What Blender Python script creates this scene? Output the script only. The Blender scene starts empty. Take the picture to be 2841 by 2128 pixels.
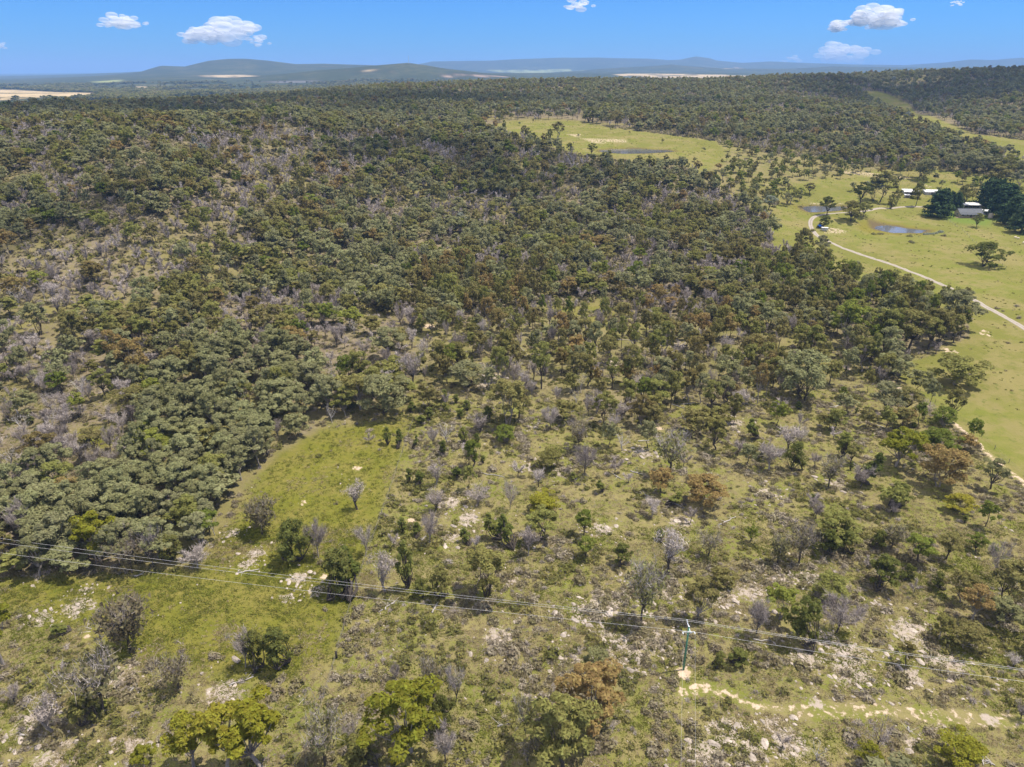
import bpy, math, random
import numpy as np
from mathutils import Vector, Matrix

# ------------------------------------------------------------------ camera, sky, sun, exposure
SC = bpy.context.scene
COL = SC.collection
CAM_H, FPX, PITCH = 95.0, 711.0, math.atan((383.5 - 72.0) / 711.0)
cam_d = bpy.data.cameras.new('camera'); cam = bpy.data.objects.new('camera', cam_d); COL.objects.link(cam)
cam_d.sensor_width = 36.0; cam_d.lens = FPX / 1024.0 * 36.0
cam_d.clip_start = 1.0; cam_d.clip_end = 120000.0
cam.location = (0, 0, CAM_H); cam.rotation_euler = (math.pi / 2 - PITCH, 0, 0)
SC.camera = cam

SUN_EL, SUN_AZ = math.radians(68.0), math.radians(78.0)      # azimuth clockwise from the view direction (+Y)
sun_dir = Vector((math.cos(SUN_EL) * math.sin(SUN_AZ), math.cos(SUN_EL) * math.cos(SUN_AZ), math.sin(SUN_EL)))
world = bpy.data.worlds.new('World'); SC.world = world; world.use_nodes = True
wn, wl = world.node_tree.nodes, world.node_tree.links
sky = wn.new('ShaderNodeTexSky'); sky.sky_type = 'NISHITA'; sky.sun_disc = False
sky.sun_elevation = SUN_EL; sky.sun_rotation = SUN_AZ
sky.altitude = 600.0; sky.air_density = 1.0; sky.dust_density = 0.35; sky.ozone_density = 3.0
def wnode(t, **kw):
    n = wn.new(t)
    for k, v in kw.items(): setattr(n, k, v)
    return n
tint = wnode('ShaderNodeMix', data_type='RGBA', blend_type='MULTIPLY'); tint.inputs[0].default_value = 1.0; tint.inputs[7].default_value = (.165, .48, 1.0, 1)
wl.new(sky.outputs[0], tint.inputs[6])
# broken cumulus higher up: fair-weather cloud that lights the shade and shows in the dams
wtc = wnode('ShaderNodeTexCoord'); wsep = wnode('ShaderNodeSeparateXYZ'); wl.new(wtc.outputs['Generated'], wsep.inputs[0])
wz = wnode('ShaderNodeMath', operation='ADD'); wl.new(wsep.outputs[2], wz.inputs[0]); wz.inputs[1].default_value = .12
wdiv = wnode('ShaderNodeVectorMath', operation='DIVIDE'); wl.new(wtc.outputs['Generated'], wdiv.inputs[0]); wl.new(wz.outputs[0], wdiv.inputs[1])
wnz = wnode('ShaderNodeTexNoise', noise_dimensions='3D'); wnz.inputs['Scale'].default_value = 1.9; wnz.inputs['Detail'].default_value = 6.0; wl.new(wdiv.outputs[0], wnz.inputs['Vector'])
wmr = wnode('ShaderNodeMapRange', interpolation_type='SMOOTHSTEP'); wl.new(wnz.outputs[0], wmr.inputs[0]); wmr.inputs[1].default_value = .44; wmr.inputs[2].default_value = .57
whr = wnode('ShaderNodeMapRange', interpolation_type='SMOOTHSTEP'); wl.new(wsep.outputs[2], whr.inputs[0]); whr.inputs[1].default_value = .13; whr.inputs[2].default_value = .28
wmk = wnode('ShaderNodeMath', operation='MULTIPLY'); wl.new(wmr.outputs[0], wmk.inputs[0]); wl.new(whr.outputs[0], wmk.inputs[1])
wcl = wnode('ShaderNodeMix', data_type='RGBA'); wl.new(wmk.outputs[0], wcl.inputs[0]); wl.new(tint.outputs[2], wcl.inputs[6]); wcl.inputs[7].default_value = (13.0, 12.4, 11.6, 1)
wl.new(wcl.outputs[2], wn['Background'].inputs['Color']); wn['Background'].inputs['Strength'].default_value = 0.10
sun_l = bpy.data.lights.new('sun', 'SUN'); sun = bpy.data.objects.new('sun', sun_l); COL.objects.link(sun)
sun_l.energy = 4.4; sun_l.angle = math.radians(0.53); sun_l.color = (1.0, 0.915, 0.77)
sun.rotation_euler = sun_dir.to_track_quat('Z', 'Y').to_euler(); sun.location = (0, 0, 400)
SC.view_settings.view_transform = 'Standard'; SC.view_settings.look = 'None'
SC.view_settings.exposure = 0.64; SC.view_settings.gamma = 1.0
SC.cycles.max_bounces = 6; SC.cycles.diffuse_bounces = 2; SC.cycles.glossy_bounces = 2
SC.cycles.transmission_bounces = 3; SC.cycles.volume_bounces = 4; SC.cycles.transparent_max_bounces = 24

rng = np.random.default_rng(7)
CP_, SP_ = math.cos(PITCH), math.sin(PITCH)
K = 2841.0 / 1024.0

# ------------------------------------------------------------------ noise
def _hash(ix, iy, s):
    h = np.sin(ix * 127.1 + iy * 311.7 + s * 74.7) * 43758.5453
    return h - np.floor(h)
def vnoise(x, y, s=0.0):
    x = np.asarray(x, float); y = np.asarray(y, float)
    ix, iy = np.floor(x), np.floor(y); fx, fy = x - ix, y - iy
    fx = fx * fx * (3 - 2 * fx); fy = fy * fy * (3 - 2 * fy)
    a, b = _hash(ix, iy, s), _hash(ix + 1, iy, s); c, d = _hash(ix, iy + 1, s), _hash(ix + 1, iy + 1, s)
    return (a + (b - a) * fx) * (1 - fy) + (c + (d - c) * fx) * fy
def fbm(x, y, s=0.0, o=4):
    r, a, t = 0.0, 0.5, 0.0
    for i in range(o):
        r = r + a * vnoise(x * 2 ** i, y * 2 ** i, s + i * 3.1); t += a; a *= 0.5
    return r / t
def sstep(a, b, x):
    t = np.clip((np.asarray(x, float) - a) / (b - a), 0, 1); return t * t * (3 - 2 * t)

# ------------------------------------------------------------------ terrain height
TP = np.array([
 (-152,195,4.1),(-187,255,12.2),(-249,360,29.8),(-303,450,44.8),(-358,540,55.3),(-110,196,3.7),(-137,260,10.7),(-163,320,23.0),
 (-192,390,40.5),(-211,450,52.3),(-236,540,58.3),(-75,235,4.0),(-97,320,8.5),(-123,420,20.1),(-148,520,38.1),(-178,640,56.2),
 (-38,285,4.5),(-50,390,9.8),(-65,520,24.7),(-85,700,42.0),(-114,950,54.2),(0,300,1.5),(0,410,4.0),(0,500,15.5),(36,560,28.0),
 (107,620,33.0),(91,780,44.8),(178,800,46.5),(0,1100,55.8),(0,1400,73),(196,1400,75),(414,1400,74),(148,1050,53.3),
 (124,480,12.4),(99,370,3.0),(81,290,0.0),(188,560,21.8),(275,720,36.2),(403,1000,52.5),(608,1350,77),(227,440,5.7),(319,500,6.6),
 (238,510,9.1),(364,570,18.1),(467,700,32.3),(552,830,37.8),(587,1080,41.6),(647,1350,61.2),(751,1500,88),(849,1350,88),
 (687,1050,63.5),(168,258,3.4),(150,190,0.5),(244,335,6.0),(-500,760,55.9),(-410,760,55.0),(-300,690,47.0),(-430,640,48.0),
 (-367,900,55.8),(-721,1100,38),(-588,1150,44),(-393,1150,54.4),(-331,1400,59.3),(-531,1500,32),
 (0,60,0.0),(-70,60,0.0),(70,60,0.0),(-90,110,0.5),(0,95,0.0),(33,93,0.0),(70,110,0.0),(-60,150,1.0),(0,160,0.5),(60,160,0.5),
 (110,140,0.0),(0,225,1.0),(60,225,0.0),(0,0,-2.0),(-120,0,-2.0),(120,0,-2.0),(-250,100,5.0),(250,100,0.0),(400,300,8.0),(-400,250,20.0),
 (600,500,16.0),(-700,500,50.0),(900,800,50.0),(-1000,900,40.0),(-850,1300,28),(1100,1500,88),(-1000,1600,26.0),(0,1900,48.0),(500,1900,52.0),(-500,1900,28.0)], float)
def _U(r2): return 0.5 * r2 * np.log(np.maximum(r2, 1e-9))
def _fit(P, lam):
    S = 1000.0; X = P[:, :2] / S; n = len(X)
    d2 = ((X[:, None] - X[None]) ** 2).sum(2)
    A = np.zeros((n + 3, n + 3)); A[:n, :n] = _U(d2) + lam * np.eye(n)
    A[:n, n] = 1; A[:n, n + 1:] = X; A[n, :n] = 1; A[n + 1:, :n] = X.T
    return X, np.linalg.solve(A, np.concatenate([P[:, 2], np.zeros(3)]))
TX, TW = _fit(TP, 2e-4)
def _tps(x, y):
    x = x / 1000.0; y = y / 1000.0; out = np.empty_like(x); n = len(TX)
    for i in range(0, len(x), 20000):
        a, b = x[i:i + 20000], y[i:i + 20000]
        d2 = (a[:, None] - TX[None, :, 0]) ** 2 + (b[:, None] - TX[None, :, 1]) ** 2
        out[i:i + 20000] = _U(d2) @ TW[:n] + TW[n] + TW[n + 1] * a + TW[n + 2] * b
    return out
GS, GX0, GY0, GNX, GNY = 10.0, -1400.0, -100.0, 291, 211           # the smooth height on a 10 m grid, read back with cubic weights
_gx, _gy = np.meshgrid(GX0 + np.arange(GNX) * GS, GY0 + np.arange(GNY) * GS)
GZ = _tps(_gx.ravel(), _gy.ravel()).reshape(GNY, GNX)
def tps(x, y):
    u = np.clip((x - GX0) / GS, 1, GNX - 3.001); v = np.clip((y - GY0) / GS, 1, GNY - 3.001)
    i = u.astype(int); j = v.astype(int); fu = u - i; fv = v - j
    def w(t): return ((-.5 * t + 1) * t - .5) * t, (1.5 * t - 2.5) * t * t + 1, ((-1.5 * t + 2) * t + .5) * t, (.5 * t - .5) * t * t
    wu, wv = w(fu), w(fv); r = 0.0
    for b in range(4):
        q = 0.0
        for a in range(4): q = q + wu[a] * GZ[j + b - 1, i + a - 1]
        r = r + wv[b] * q
    return r
# far ranges: (distance, half width, [(tangent of bearing, crest height)])
def _rng(D, W, pts, foot=40.0):
    t = [(x * .46293 - 512) / 776.2 for x, y in pts]; z = [95 + D * (72 - y * .46293) / 847.0 - foot for x, y in pts]
    return D, W, np.array([t[0] - .09] + t + [t[-1] + .09]), np.array([0.0] + z + [0.0])
RANGES = [
 _rng(7000, 800, [(60,162),(120,159),(220,157),(300,153),(350,141),(400,144),(455,132),(495,128),(530,127),(580,131),(640,138),(700,137),(760,139),(830,141),(900,150),(1000,160)], 84.0),
 _rng(4600, 420, [(640,157),(700,151),(760,147),(815,141),(860,137),(883,135),(920,140),(960,147),(1010,152),(1060,158)], 60.0),
 _rng(13000, 1500, [(860,150),(900,140),(935,133),(1000,132),(1060,131),(1110,128),(1200,125),(1290,124),(1340,126),(1400,127),(1440,130),(1465,129),(1500,122),(1530,126),(1545,131),(1600,136),(1660,133),(1750,137),(1850,140),(1950,141),(2040,135),(2090,129),(2140,130),(2212,124),(2330,121),(2500,126),(2800,140)], 84.0),
 _rng(8200, 600, [(1180,158),(1300,149),(1420,143),(1450,140),(1480,143),(1560,149),(1700,149),(1800,144),(1900,145),(2000,147),(2090,145),(2200,150),(2300,150)], 84.0),
 _rng(9500, 600, [(-300,162),(100,162),(200,161),(330,158),(420,160)], 50.0),
 _rng(22000, 2500, [(-600,161),(-200,160),(0,160.5),(150,161),(300,160),(500,158),(700,158)], 70.0)]
def base_height(x, y):
    x = np.asarray(x, float).ravel(); y = np.asarray(y, float).ravel()
    r = np.hypot(x, y)
    near = tps(np.clip(x, -1400, 1500), np.clip(y, -100, 2000))
    w = sstep(1650, 2500, y + 0.25 * np.abs(x))
    w = np.maximum(w, sstep(1300, 2200, np.abs(x)))
    k = w > 0
    if not k.any(): return near
    xk, yk = x[k], y[k]
    plain = 30 + 55 * sstep(2500, 6500, yk) * sstep(-.72, -.38, xk / np.maximum(yk, 1.0)) + 16 * (fbm(xk / 1500, yk / 1500, 3, 3) - .5) * sstep(1800, 4000, r[k])
    zk = near[k] * (1 - w[k]) + plain * w[k]; tb = xk / np.maximum(yk, 1.0)
    for D, W, t, h in RANGES:
        hh = np.interp(tb, t, h, left=0, right=0); e = np.clip((yk - D) / W, -3, 3)
        wob = 0.87 + 0.5 * fbm(xk / (W * .7), yk / (W * .7), D % 97, 4) * np.clip(np.abs(e) * 1.3, 0.25, 1)
        zk = zk + np.maximum(hh, 0) * np.exp(-e * e) * np.where(np.abs(e) < .15, 1, wob)
    near[k] = zk
    return near
PONDS = []                                                   # (world polygon, water level), filled below
def poly_sd(px_, py_, poly):                                 # signed distance to a polygon, inside negative
    d = np.full(len(px_), 1e18); ins = np.zeros(len(px_), bool); n = len(poly)
    for i in range(n):
        ax, ay = poly[i]; bx, by = poly[(i + 1) % n]
        ex, ey = bx - ax, by - ay
        t = np.clip(((px_ - ax) * ex + (py_ - ay) * ey) / (ex * ex + ey * ey + 1e-12), 0, 1)
        d = np.minimum(d, (px_ - ax - t * ex) ** 2 + (py_ - ay - t * ey) ** 2)
        c = ((ay > py_) != (by > py_)) & (px_ < (bx - ax) * (py_ - ay) / (by - ay + 1e-12) + ax)
        ins ^= c
    d = np.sqrt(d); return np.where(ins, -d, d)
def height(x, y):
    x = np.asarray(x, float).ravel(); y = np.asarray(y, float).ravel()
    z = base_height(x, y)
    for poly, lev in PONDS:
        c = poly.mean(0); near = np.hypot(x - c[0], y - c[1]) < 130
        if near.any():
            sd = poly_sd(x[near], y[near], poly)
            zz = z[near]
            bank = lev + np.where(sd < 0, -np.minimum(1.5, 0.05 - sd * .15), np.minimum(0.08 + sd * .06, 1.6))
            w = 1 - sstep(10, 38, sd)
            z[near] = zz * (1 - w) + bank * w
    near = (y < 420) & (np.abs(x) < 320)
    if near.any():
        xn, yn = x[near], y[near]
        z[near] += (fbm(xn / 7, yn / 7, 1, 3) - .5) * .9 + (fbm(xn / 1.7, yn / 1.7, 2, 2) - .5) * .3
    return z
def hz(x, y): return float(height([x], [y])[0])
def project(x, y, z):                                        # world -> photograph pixels (2841 wide), depth
    yc = y; up = z - CAM_H
    dep = yc * CP_ - up * SP_; v = yc * SP_ + up * CP_
    dep = np.maximum(dep, 1e-3)
    return (512 + FPX * x / dep) * K, (383.5 - FPX * v / dep) * K, dep
def ray(tx, ty):
    a = (tx / K - 512) / FPX; b = (383.5 - ty / K) / FPX
    return np.array([a, CP_ + b * SP_, b * CP_ - SP_])
_SS = [np.arange(60, 420, .9), np.arange(415, 2500, 4.0), np.arange(2480, 16000, 25.0)]
def px(tx, ty, fn=None):                                     # where the ground lies under a pixel of the photograph
    d = ray(tx, ty)
    for S in _SS:
        q = d[None] * S[:, None]; g = (fn or height)(q[:, 0], q[:, 1]); below = q[:, 2] + CAM_H <= g
        if below.any(): break
    i = int(np.argmax(below)) if below.any() else len(S) - 1
    if i == 0: return float(q[0, 0]), float(q[0, 1])
    a = CAM_H + q[i - 1, 2] - g[i - 1]; b = g[i] - CAM_H - q[i, 2]; t = a / max(a + b, 1e-6)
    s = S[i - 1] + t * (S[i] - S[i - 1])
    return float(d[0] * s), float(d[1] * s)
def pxs(pts, fn=None): return np.array([px(a, b, fn) for a, b in pts])
def at_level(tx, ty, z):
    d = ray(tx, ty); s = (z - CAM_H) / d[2]; return float(d[0] * s), float(d[1] * s)

pond_px = [  # farm dam by the house, farm dam by the bend, dam in the far clearing
 [(2419,623),(2462,625),(2525,635),(2573,640),(2568,643),(2550,646),(2478,646),(2450,641),(2428,636)],
 [(2223,575),(2244,572.5),(2275,572),(2343,573),(2351,578),(2325,584.5),(2297,586),(2275,588),(2247,589),(2231,582)],
 [(1660,418),(1706,413.5),(1766,413),(1852,417),(1873,420.5),(1788,426),(1723,426),(1676,423.5)]]
for pp in pond_px:
    cx, cy = px(sum(p[0] for p in pp) / len(pp), sum(p[1] for p in pp) / len(pp), base_height)
    lev = float(base_height([cx], [cy])[0])
    PONDS.append((np.array([at_level(a, b, lev) for a, b in pp]), lev))

# ------------------------------------------------------------------ materials
MATS = {}
def new_mat(name):
    m = bpy.data.materials.new(name); m.use_nodes = True; m.node_tree.nodes.clear(); MATS[name] = m
    N = m.node_tree.nodes; o = N.new('ShaderNodeOutputMaterial')
    return m, N, m.node_tree.links, o
def val(N, L, op, a, b=None, c=None):
    n = N.new('ShaderNodeMath'); n.operation = op
    for i, s in enumerate((a, b, c)):
        if s is None: continue
        if isinstance(s, (int, float)): n.inputs[i].default_value = s
        else: L.new(s, n.inputs[i])
    return n.outputs[0]
def mix(N, L, f, a, b):
    n = N.new('ShaderNodeMix'); n.data_type = 'RGBA'
    for i, s in ((0, f), (6, a), (7, b)):
        if isinstance(s, (int, float)): n.inputs[i].default_value = s
        elif isinstance(s, tuple): n.inputs[i].default_value = (*s, 1)
        else: L.new(s, n.inputs[i])
    return n.outputs[2]
def ramp(N, L, f, a, b):
    n = N.new('ShaderNodeMapRange'); n.interpolation_type = 'SMOOTHSTEP'
    L.new(f, n.inputs[0]); n.inputs[1].default_value = a; n.inputs[2].default_value = b
    return n.outputs[0]
def noise(N, L, vec, scale, detail=3, rough=.55):
    n = N.new('ShaderNodeTexNoise'); n.inputs['Scale'].default_value = scale
    n.inputs['Detail'].default_value = detail; n.inputs['Roughness'].default_value = rough
    L.new(vec, n.inputs['Vector']); return n.outputs[0]
def leaf_mat(name, cols, trans=.45, var=.5, gloss=0):
    """cols: the leaf colours that trees of this kind range over; each tree and each spray of leaves differs a little."""
    m, N, L, o = new_mat(name)
    oi = N.new('ShaderNodeObjectInfo'); ge = N.new('ShaderNodeNewGeometry')
    r = oi.outputs['Random']; r2 = val(N, L, 'FRACT', val(N, L, 'MULTIPLY', r, 37.3))
    c = mix(N, L, r, cols[0], cols[1])
    if len(cols) > 2: c = mix(N, L, ramp(N, L, r2, .35, .95), c, cols[2])
    isl = ge.outputs['Random Per Island']
    gain = val(N, L, 'ADD', val(N, L, 'MULTIPLY', isl, var), 1 - var * .5)
    gain = val(N, L, 'MULTIPLY', gain, val(N, L, 'ADD', val(N, L, 'MULTIPLY', r2, .4), .8))
    tc = N.new('ShaderNodeTexCoord'); gain = val(N, L, 'MULTIPLY', gain, val(N, L, 'ADD', val(N, L, 'MULTIPLY', noise(N, L, tc.outputs['Object'], .9, 1), .9), .55))
    hv = N.new('ShaderNodeHueSaturation'); L.new(c, hv.inputs['Color']); L.new(gain, hv.inputs['Value'])
    L.new(val(N, L, 'ADD', val(N, L, 'MULTIPLY', isl, .03), .485), hv.inputs['Hue'])
    d = N.new('ShaderNodeBsdfDiffuse'); t = N.new('ShaderNodeBsdfTranslucent'); x = N.new('ShaderNodeMixShader')
    L.new(hv.outputs[0], d.inputs[0]); L.new(hv.outputs[0], t.inputs[0]); x.inputs[0].default_value = trans
    L.new(d.outputs[0], x.inputs[1]); L.new(t.outputs[0], x.inputs[2])
    if gloss:
        gl = N.new('ShaderNodeBsdfGlossy'); gl.inputs['Roughness'].default_value = .5; gl.inputs[0].default_value = (.9, .95, .85, 1)
        y = N.new('ShaderNodeMixShader'); y.inputs[0].default_value = gloss; L.new(x.outputs[0], y.inputs[1]); L.new(gl.outputs[0], y.inputs[2]); x = y
    L.new(x.outputs[0], o.inputs[0])
    return m
def plain_mat(name, a, b=None, scale=2.0, rough=.85, metal=0.0, bump=0.0, stretch=None, per_object=0.0):
    m, N, L, o = new_mat(name); p = N.new('ShaderNodeBsdfPrincipled'); L.new(p.outputs[0], o.inputs[0])
    p.inputs['Roughness'].default_value = rough; p.inputs['Metallic'].default_value = metal
    p.inputs['Specular IOR Level'].default_value = .25
    tc = N.new('ShaderNodeTexCoord'); v = tc.outputs['Object']
    if stretch:
        mp = N.new('ShaderNodeMapping'); mp.inputs['Scale'].default_value = stretch; L.new(v, mp.inputs[0]); v = mp.outputs[0]
    f = noise(N, L, v, scale, 5, .6); c = mix(N, L, ramp(N, L, f, .3, .7), a, b or a)
    if per_object:
        oi = N.new('ShaderNodeObjectInfo'); hv = N.new('ShaderNodeHueSaturation'); L.new(c, hv.inputs['Color'])
        L.new(val(N, L, 'ADD', val(N, L, 'MULTIPLY', oi.outputs['Random'], per_object), 1 - per_object / 2), hv.inputs['Value']); c = hv.outputs[0]
    L.new(c, p.inputs['Base Color'])
    if bump:
        bn = N.new('ShaderNodeBump'); bn.inputs['Strength'].default_value = bump; L.new(f, bn.inputs['Height']); L.new(bn.outputs[0], p.inputs['Normal'])
    return m
LEAF = {
 'g': leaf_mat('leaf_grey_green', [(.272,.270,.122), (.300,.295,.155), (.245,.250,.120)]),
 'o': leaf_mat('leaf_olive', [(.245,.230,.075), (.265,.232,.095), (.215,.220,.065)]),
 'y': leaf_mat('leaf_yellow_green', [(.265,.255,.032), (.235,.245,.035), (.280,.250,.040)]),
 'r': leaf_mat('leaf_rusty', [(.255,.205,.080), (.245,.212,.080), (.265,.192,.078)]),
 'd': leaf_mat('leaf_dark_green', [(.165,.175,.050), (.150,.165,.045), (.185,.175,.060)]),
 'c': leaf_mat('leaf_cypress', [(.150,.175,.045), (.140,.165,.042), (.170,.180,.050)]),
 's': leaf_mat('leaf_silver', [(.260,.285,.225), (.275,.295,.240), (.250,.275,.200)]),
 'l': leaf_mat('leaf_bright_green', [(.190,.225,.045), (.175,.212,.045), (.215,.230,.050)]),
 'm': leaf_mat('leaf_brown_olive', [(.225,.200,.105), (.240,.205,.120), (.205,.200,.085)]),
 'p': leaf_mat('leaf_pine', [(.072,.108,.042), (.062,.096,.040), (.084,.112,.044)], trans=.2),
 't': leaf_mat('twig_grey', [(.360,.315,.290), (.330,.285,.262), (.400,.355,.330)], trans=.1, var=.5),
 'u': leaf_mat('scrub', [(.285,.240,.150), (.265,.240,.115), (.310,.270,.205)], var=.6),
 'v': leaf_mat('scrub_green', [(.205,.205,.058), (.195,.192,.068), (.235,.212,.075)]),
 'q': leaf_mat('grass_blades', [(.142,.158,.028), (.180,.170,.050), (.124,.146,.025)], trans=.35),
 'w': leaf_mat('grass_dry', [(.290,.232,.130), (.245,.200,.110), (.215,.188,.085)], trans=.3)}
BARK = plain_mat('bark_dark', (.055,.045,.038), (.095,.080,.068), 6, .95)
BARKP = plain_mat('bark_pale', (.210,.180,.155), (.330,.295,.265), 5, .9)
DEADW = plain_mat('dead_wood', (.300,.275,.255), (.450,.425,.400), 5, .9, per_object=.5)
ROCK = plain_mat('rock_stone', (.255,.212,.175), (.410,.360,.310), 2.2, .92, bump=.6, per_object=.5)

# ------------------------------------------------------------------ mesh helpers
class MB:
    """collects tubes, cards and boxes; mesh() turns them into one mesh"""
    def __init__(s): s.v, s.f, s.m, s.n = [], [], [], 0
    def add(s, v, f, mi=0):
        v = np.asarray(v, float).reshape(-1, 3); s.v.append(v)
        s.f += [tuple(int(i) + s.n for i in q) for q in f]; s.m += [mi] * len(f); s.n += len(v); return s
    def tube(s, pts, rad, n=5, mi=0, cap=False):
        pts = np.asarray(pts, float); k = len(pts); V = []; up = np.array([.13, .21, .97])
        for i in range(k):
            t = pts[min(i + 1, k - 1)] - pts[max(i - 1, 0)]; t = t / (np.linalg.norm(t) + 1e-9)
            u = np.cross(t, up if abs(t @ up) < .95 else np.array([1., 0, 0])); u /= np.linalg.norm(u); w = np.cross(t, u)
            r = rad[i] if hasattr(rad, '__len__') else rad
            for j in range(n):
                a = 2 * math.pi * j / n; V.append(pts[i] + (u * math.cos(a) + w * math.sin(a)) * r)
        F = [(i * n + j, i * n + (j + 1) % n, (i + 1) * n + (j + 1) % n, (i + 1) * n + j) for i in range(k - 1) for j in range(n)]
        if cap: F += [tuple(range(n - 1, -1, -1)), tuple((k - 1) * n + j for j in range(n))]
        return s.add(V, F, mi)
    def tris(s, P, mi=0):                                    # P: n x 3 x 3
        n = len(P); return s.add(P.reshape(-1, 3), np.arange(n * 3).reshape(n, 3), mi)
    def box(s, lo, hi, mi=0, M=None):
        x0, y0, z0 = lo; x1, y1, z1 = hi
        V = [(x0,y0,z0),(x1,y0,z0),(x1,y1,z0),(x0,y1,z0),(x0,y0,z1),(x1,y0,z1),(x1,y1,z1),(x0,y1,z1)]
        if M is not None: V = [tuple(M @ Vector(q)) for q in V]
        return s.add(V, [(3,2,1,0),(4,5,6,7),(0,1,5,4),(1,2,6,5),(2,3,7,6),(3,0,4,7)], mi)
    def mesh(s, name, mats, smooth=False):
        me = bpy.data.meshes.new(name); V = np.concatenate(s.v) if s.v else np.zeros((0, 3))
        me.from_pydata(V.tolist(), [], s.f)
        for m in mats: me.materials.append(m)
        me.polygons.foreach_set('material_index', s.m)
        if smooth: me.polygons.foreach_set('use_smooth', [True] * len(me.polygons))
        me.update(); return me
def link(name, me, parent=None, loc=(0, 0, 0), rz=0.0, scl=(1, 1, 1)):
    o = bpy.data.objects.new(name, me); COL.objects.link(o); o.location = loc; o.rotation_euler = (0, 0, rz); o.scale = scl
    if parent: o.parent = parent
    return o
def tag(o, label=None, cat=None, group=None, kind=None):
    for k, v in (('label', label), ('category', cat), ('group', group), ('kind', kind)):
        if v: o[k] = v
    return o
def cards(c, nrm, size, g, aspect=1.5, jit=.5):
    """one three-cornered spray of leaves at each c, facing roughly nrm"""
    n = len(c); nn = nrm + g.normal(0, jit, (n, 3)); nn /= np.linalg.norm(nn, axis=1, keepdims=True) + 1e-9
    a = np.cross(nn, g.normal(0, 1, (n, 3))); a /= np.linalg.norm(a, axis=1, keepdims=True) + 1e-9; b = np.cross(nn, a)
    s = size * g.uniform(.65, 1.35, (n, 1))
    return np.stack([c + a * s * aspect * .62, c - a * s * .38 * aspect + b * s * .52, c - a * s * .38 * aspect - b * s * .52], 1)

# ------------------------------------------------------------------ plants: each maker returns (trunk MB, crown MB)
def dirs(g, n, up=.75):
    d = g.normal(0, 1, (n, 3)); d /= np.linalg.norm(d, axis=1, keepdims=True)
    f = (d[:, 2] < 0) & (g.random(n) < up); d[f, 2] *= -1; return d
def make_gum(seed, ncl, per, size, R=3.6, H=9.0, cb=3.2, stems=1, low=False, cone=0.0):
    g = np.random.default_rng(seed); T, C = MB(), MB()
    zc = cb + (H - cb) * .45; rz_ = H - zc - .4
    ph = g.uniform(-.6, 1, ncl); th = np.arange(ncl) * 2.399 + g.uniform(-.5, .5, ncl)
    rr = np.sqrt(np.clip(1 - ph ** 2, .05, 1)) * R * g.uniform(.42, 1.1, ncl)
    lop = 1 + .25 * np.cos(th - g.uniform(0, 6.28)) + .15 * np.cos(2 * th - g.uniform(0, 6.28))
    cc = np.stack([np.cos(th) * rr * lop, np.sin(th) * rr * lop, zc + ph * rz_ * np.where(ph > 0, 1, .95)], 1)
    cc[:max(1, ncl // 7)] *= (.45, .45, .95)
    rc = R * g.uniform(.15, .34, ncl)
    if cone: cc[:, :2] *= (1.2 - cone * (cc[:, 2:] - cb) / (H - cb)); rc = rc * 1.25
    P = []
    for c, r in zip(cc, rc):
        d = dirs(g, per, .8); q = c + d * r * g.uniform(.7, 1.08, (per, 1)) * (1, 1, .72)
        P.append(cards(q, d * .8 + (0, 0, .75), size, g, 1.5, .45))
    C.tris(np.concatenate(P))
    sides = 5 if not low else 3
    for k in range(stems):
        off = (g.uniform(-.35, .35, 2) * (stems > 1)); lean = g.normal(0, .5, 2) + off * 3
        fork = np.array([lean[0], lean[1], cb * g.uniform(.55, .95)]); r0 = .22 / math.sqrt(stems)
        T.tube([(off[0], off[1], -.6), (off[0] * 1.2 + lean[0] * .3, off[1] * 1.2 + lean[1] * .3, fork[2] * .5), fork], [r0 * 1.25, r0, r0 * .8], sides)
        idx = [i for i in range(ncl) if i % stems == k]
        if low: idx = idx[:3]
        for i in idx[:: (1 if ncl < 14 else 2)]:
            e = cc[i] - (0, 0, rc[i] * .3); m = fork * .5 + e * .5 + g.normal(0, .25, 3) + (0, 0, -.25)
            T.tube([fork, m, e], [r0 * .55, r0 * .33, r0 * .12], 4 if not low else 3)
    return T, C
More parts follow.
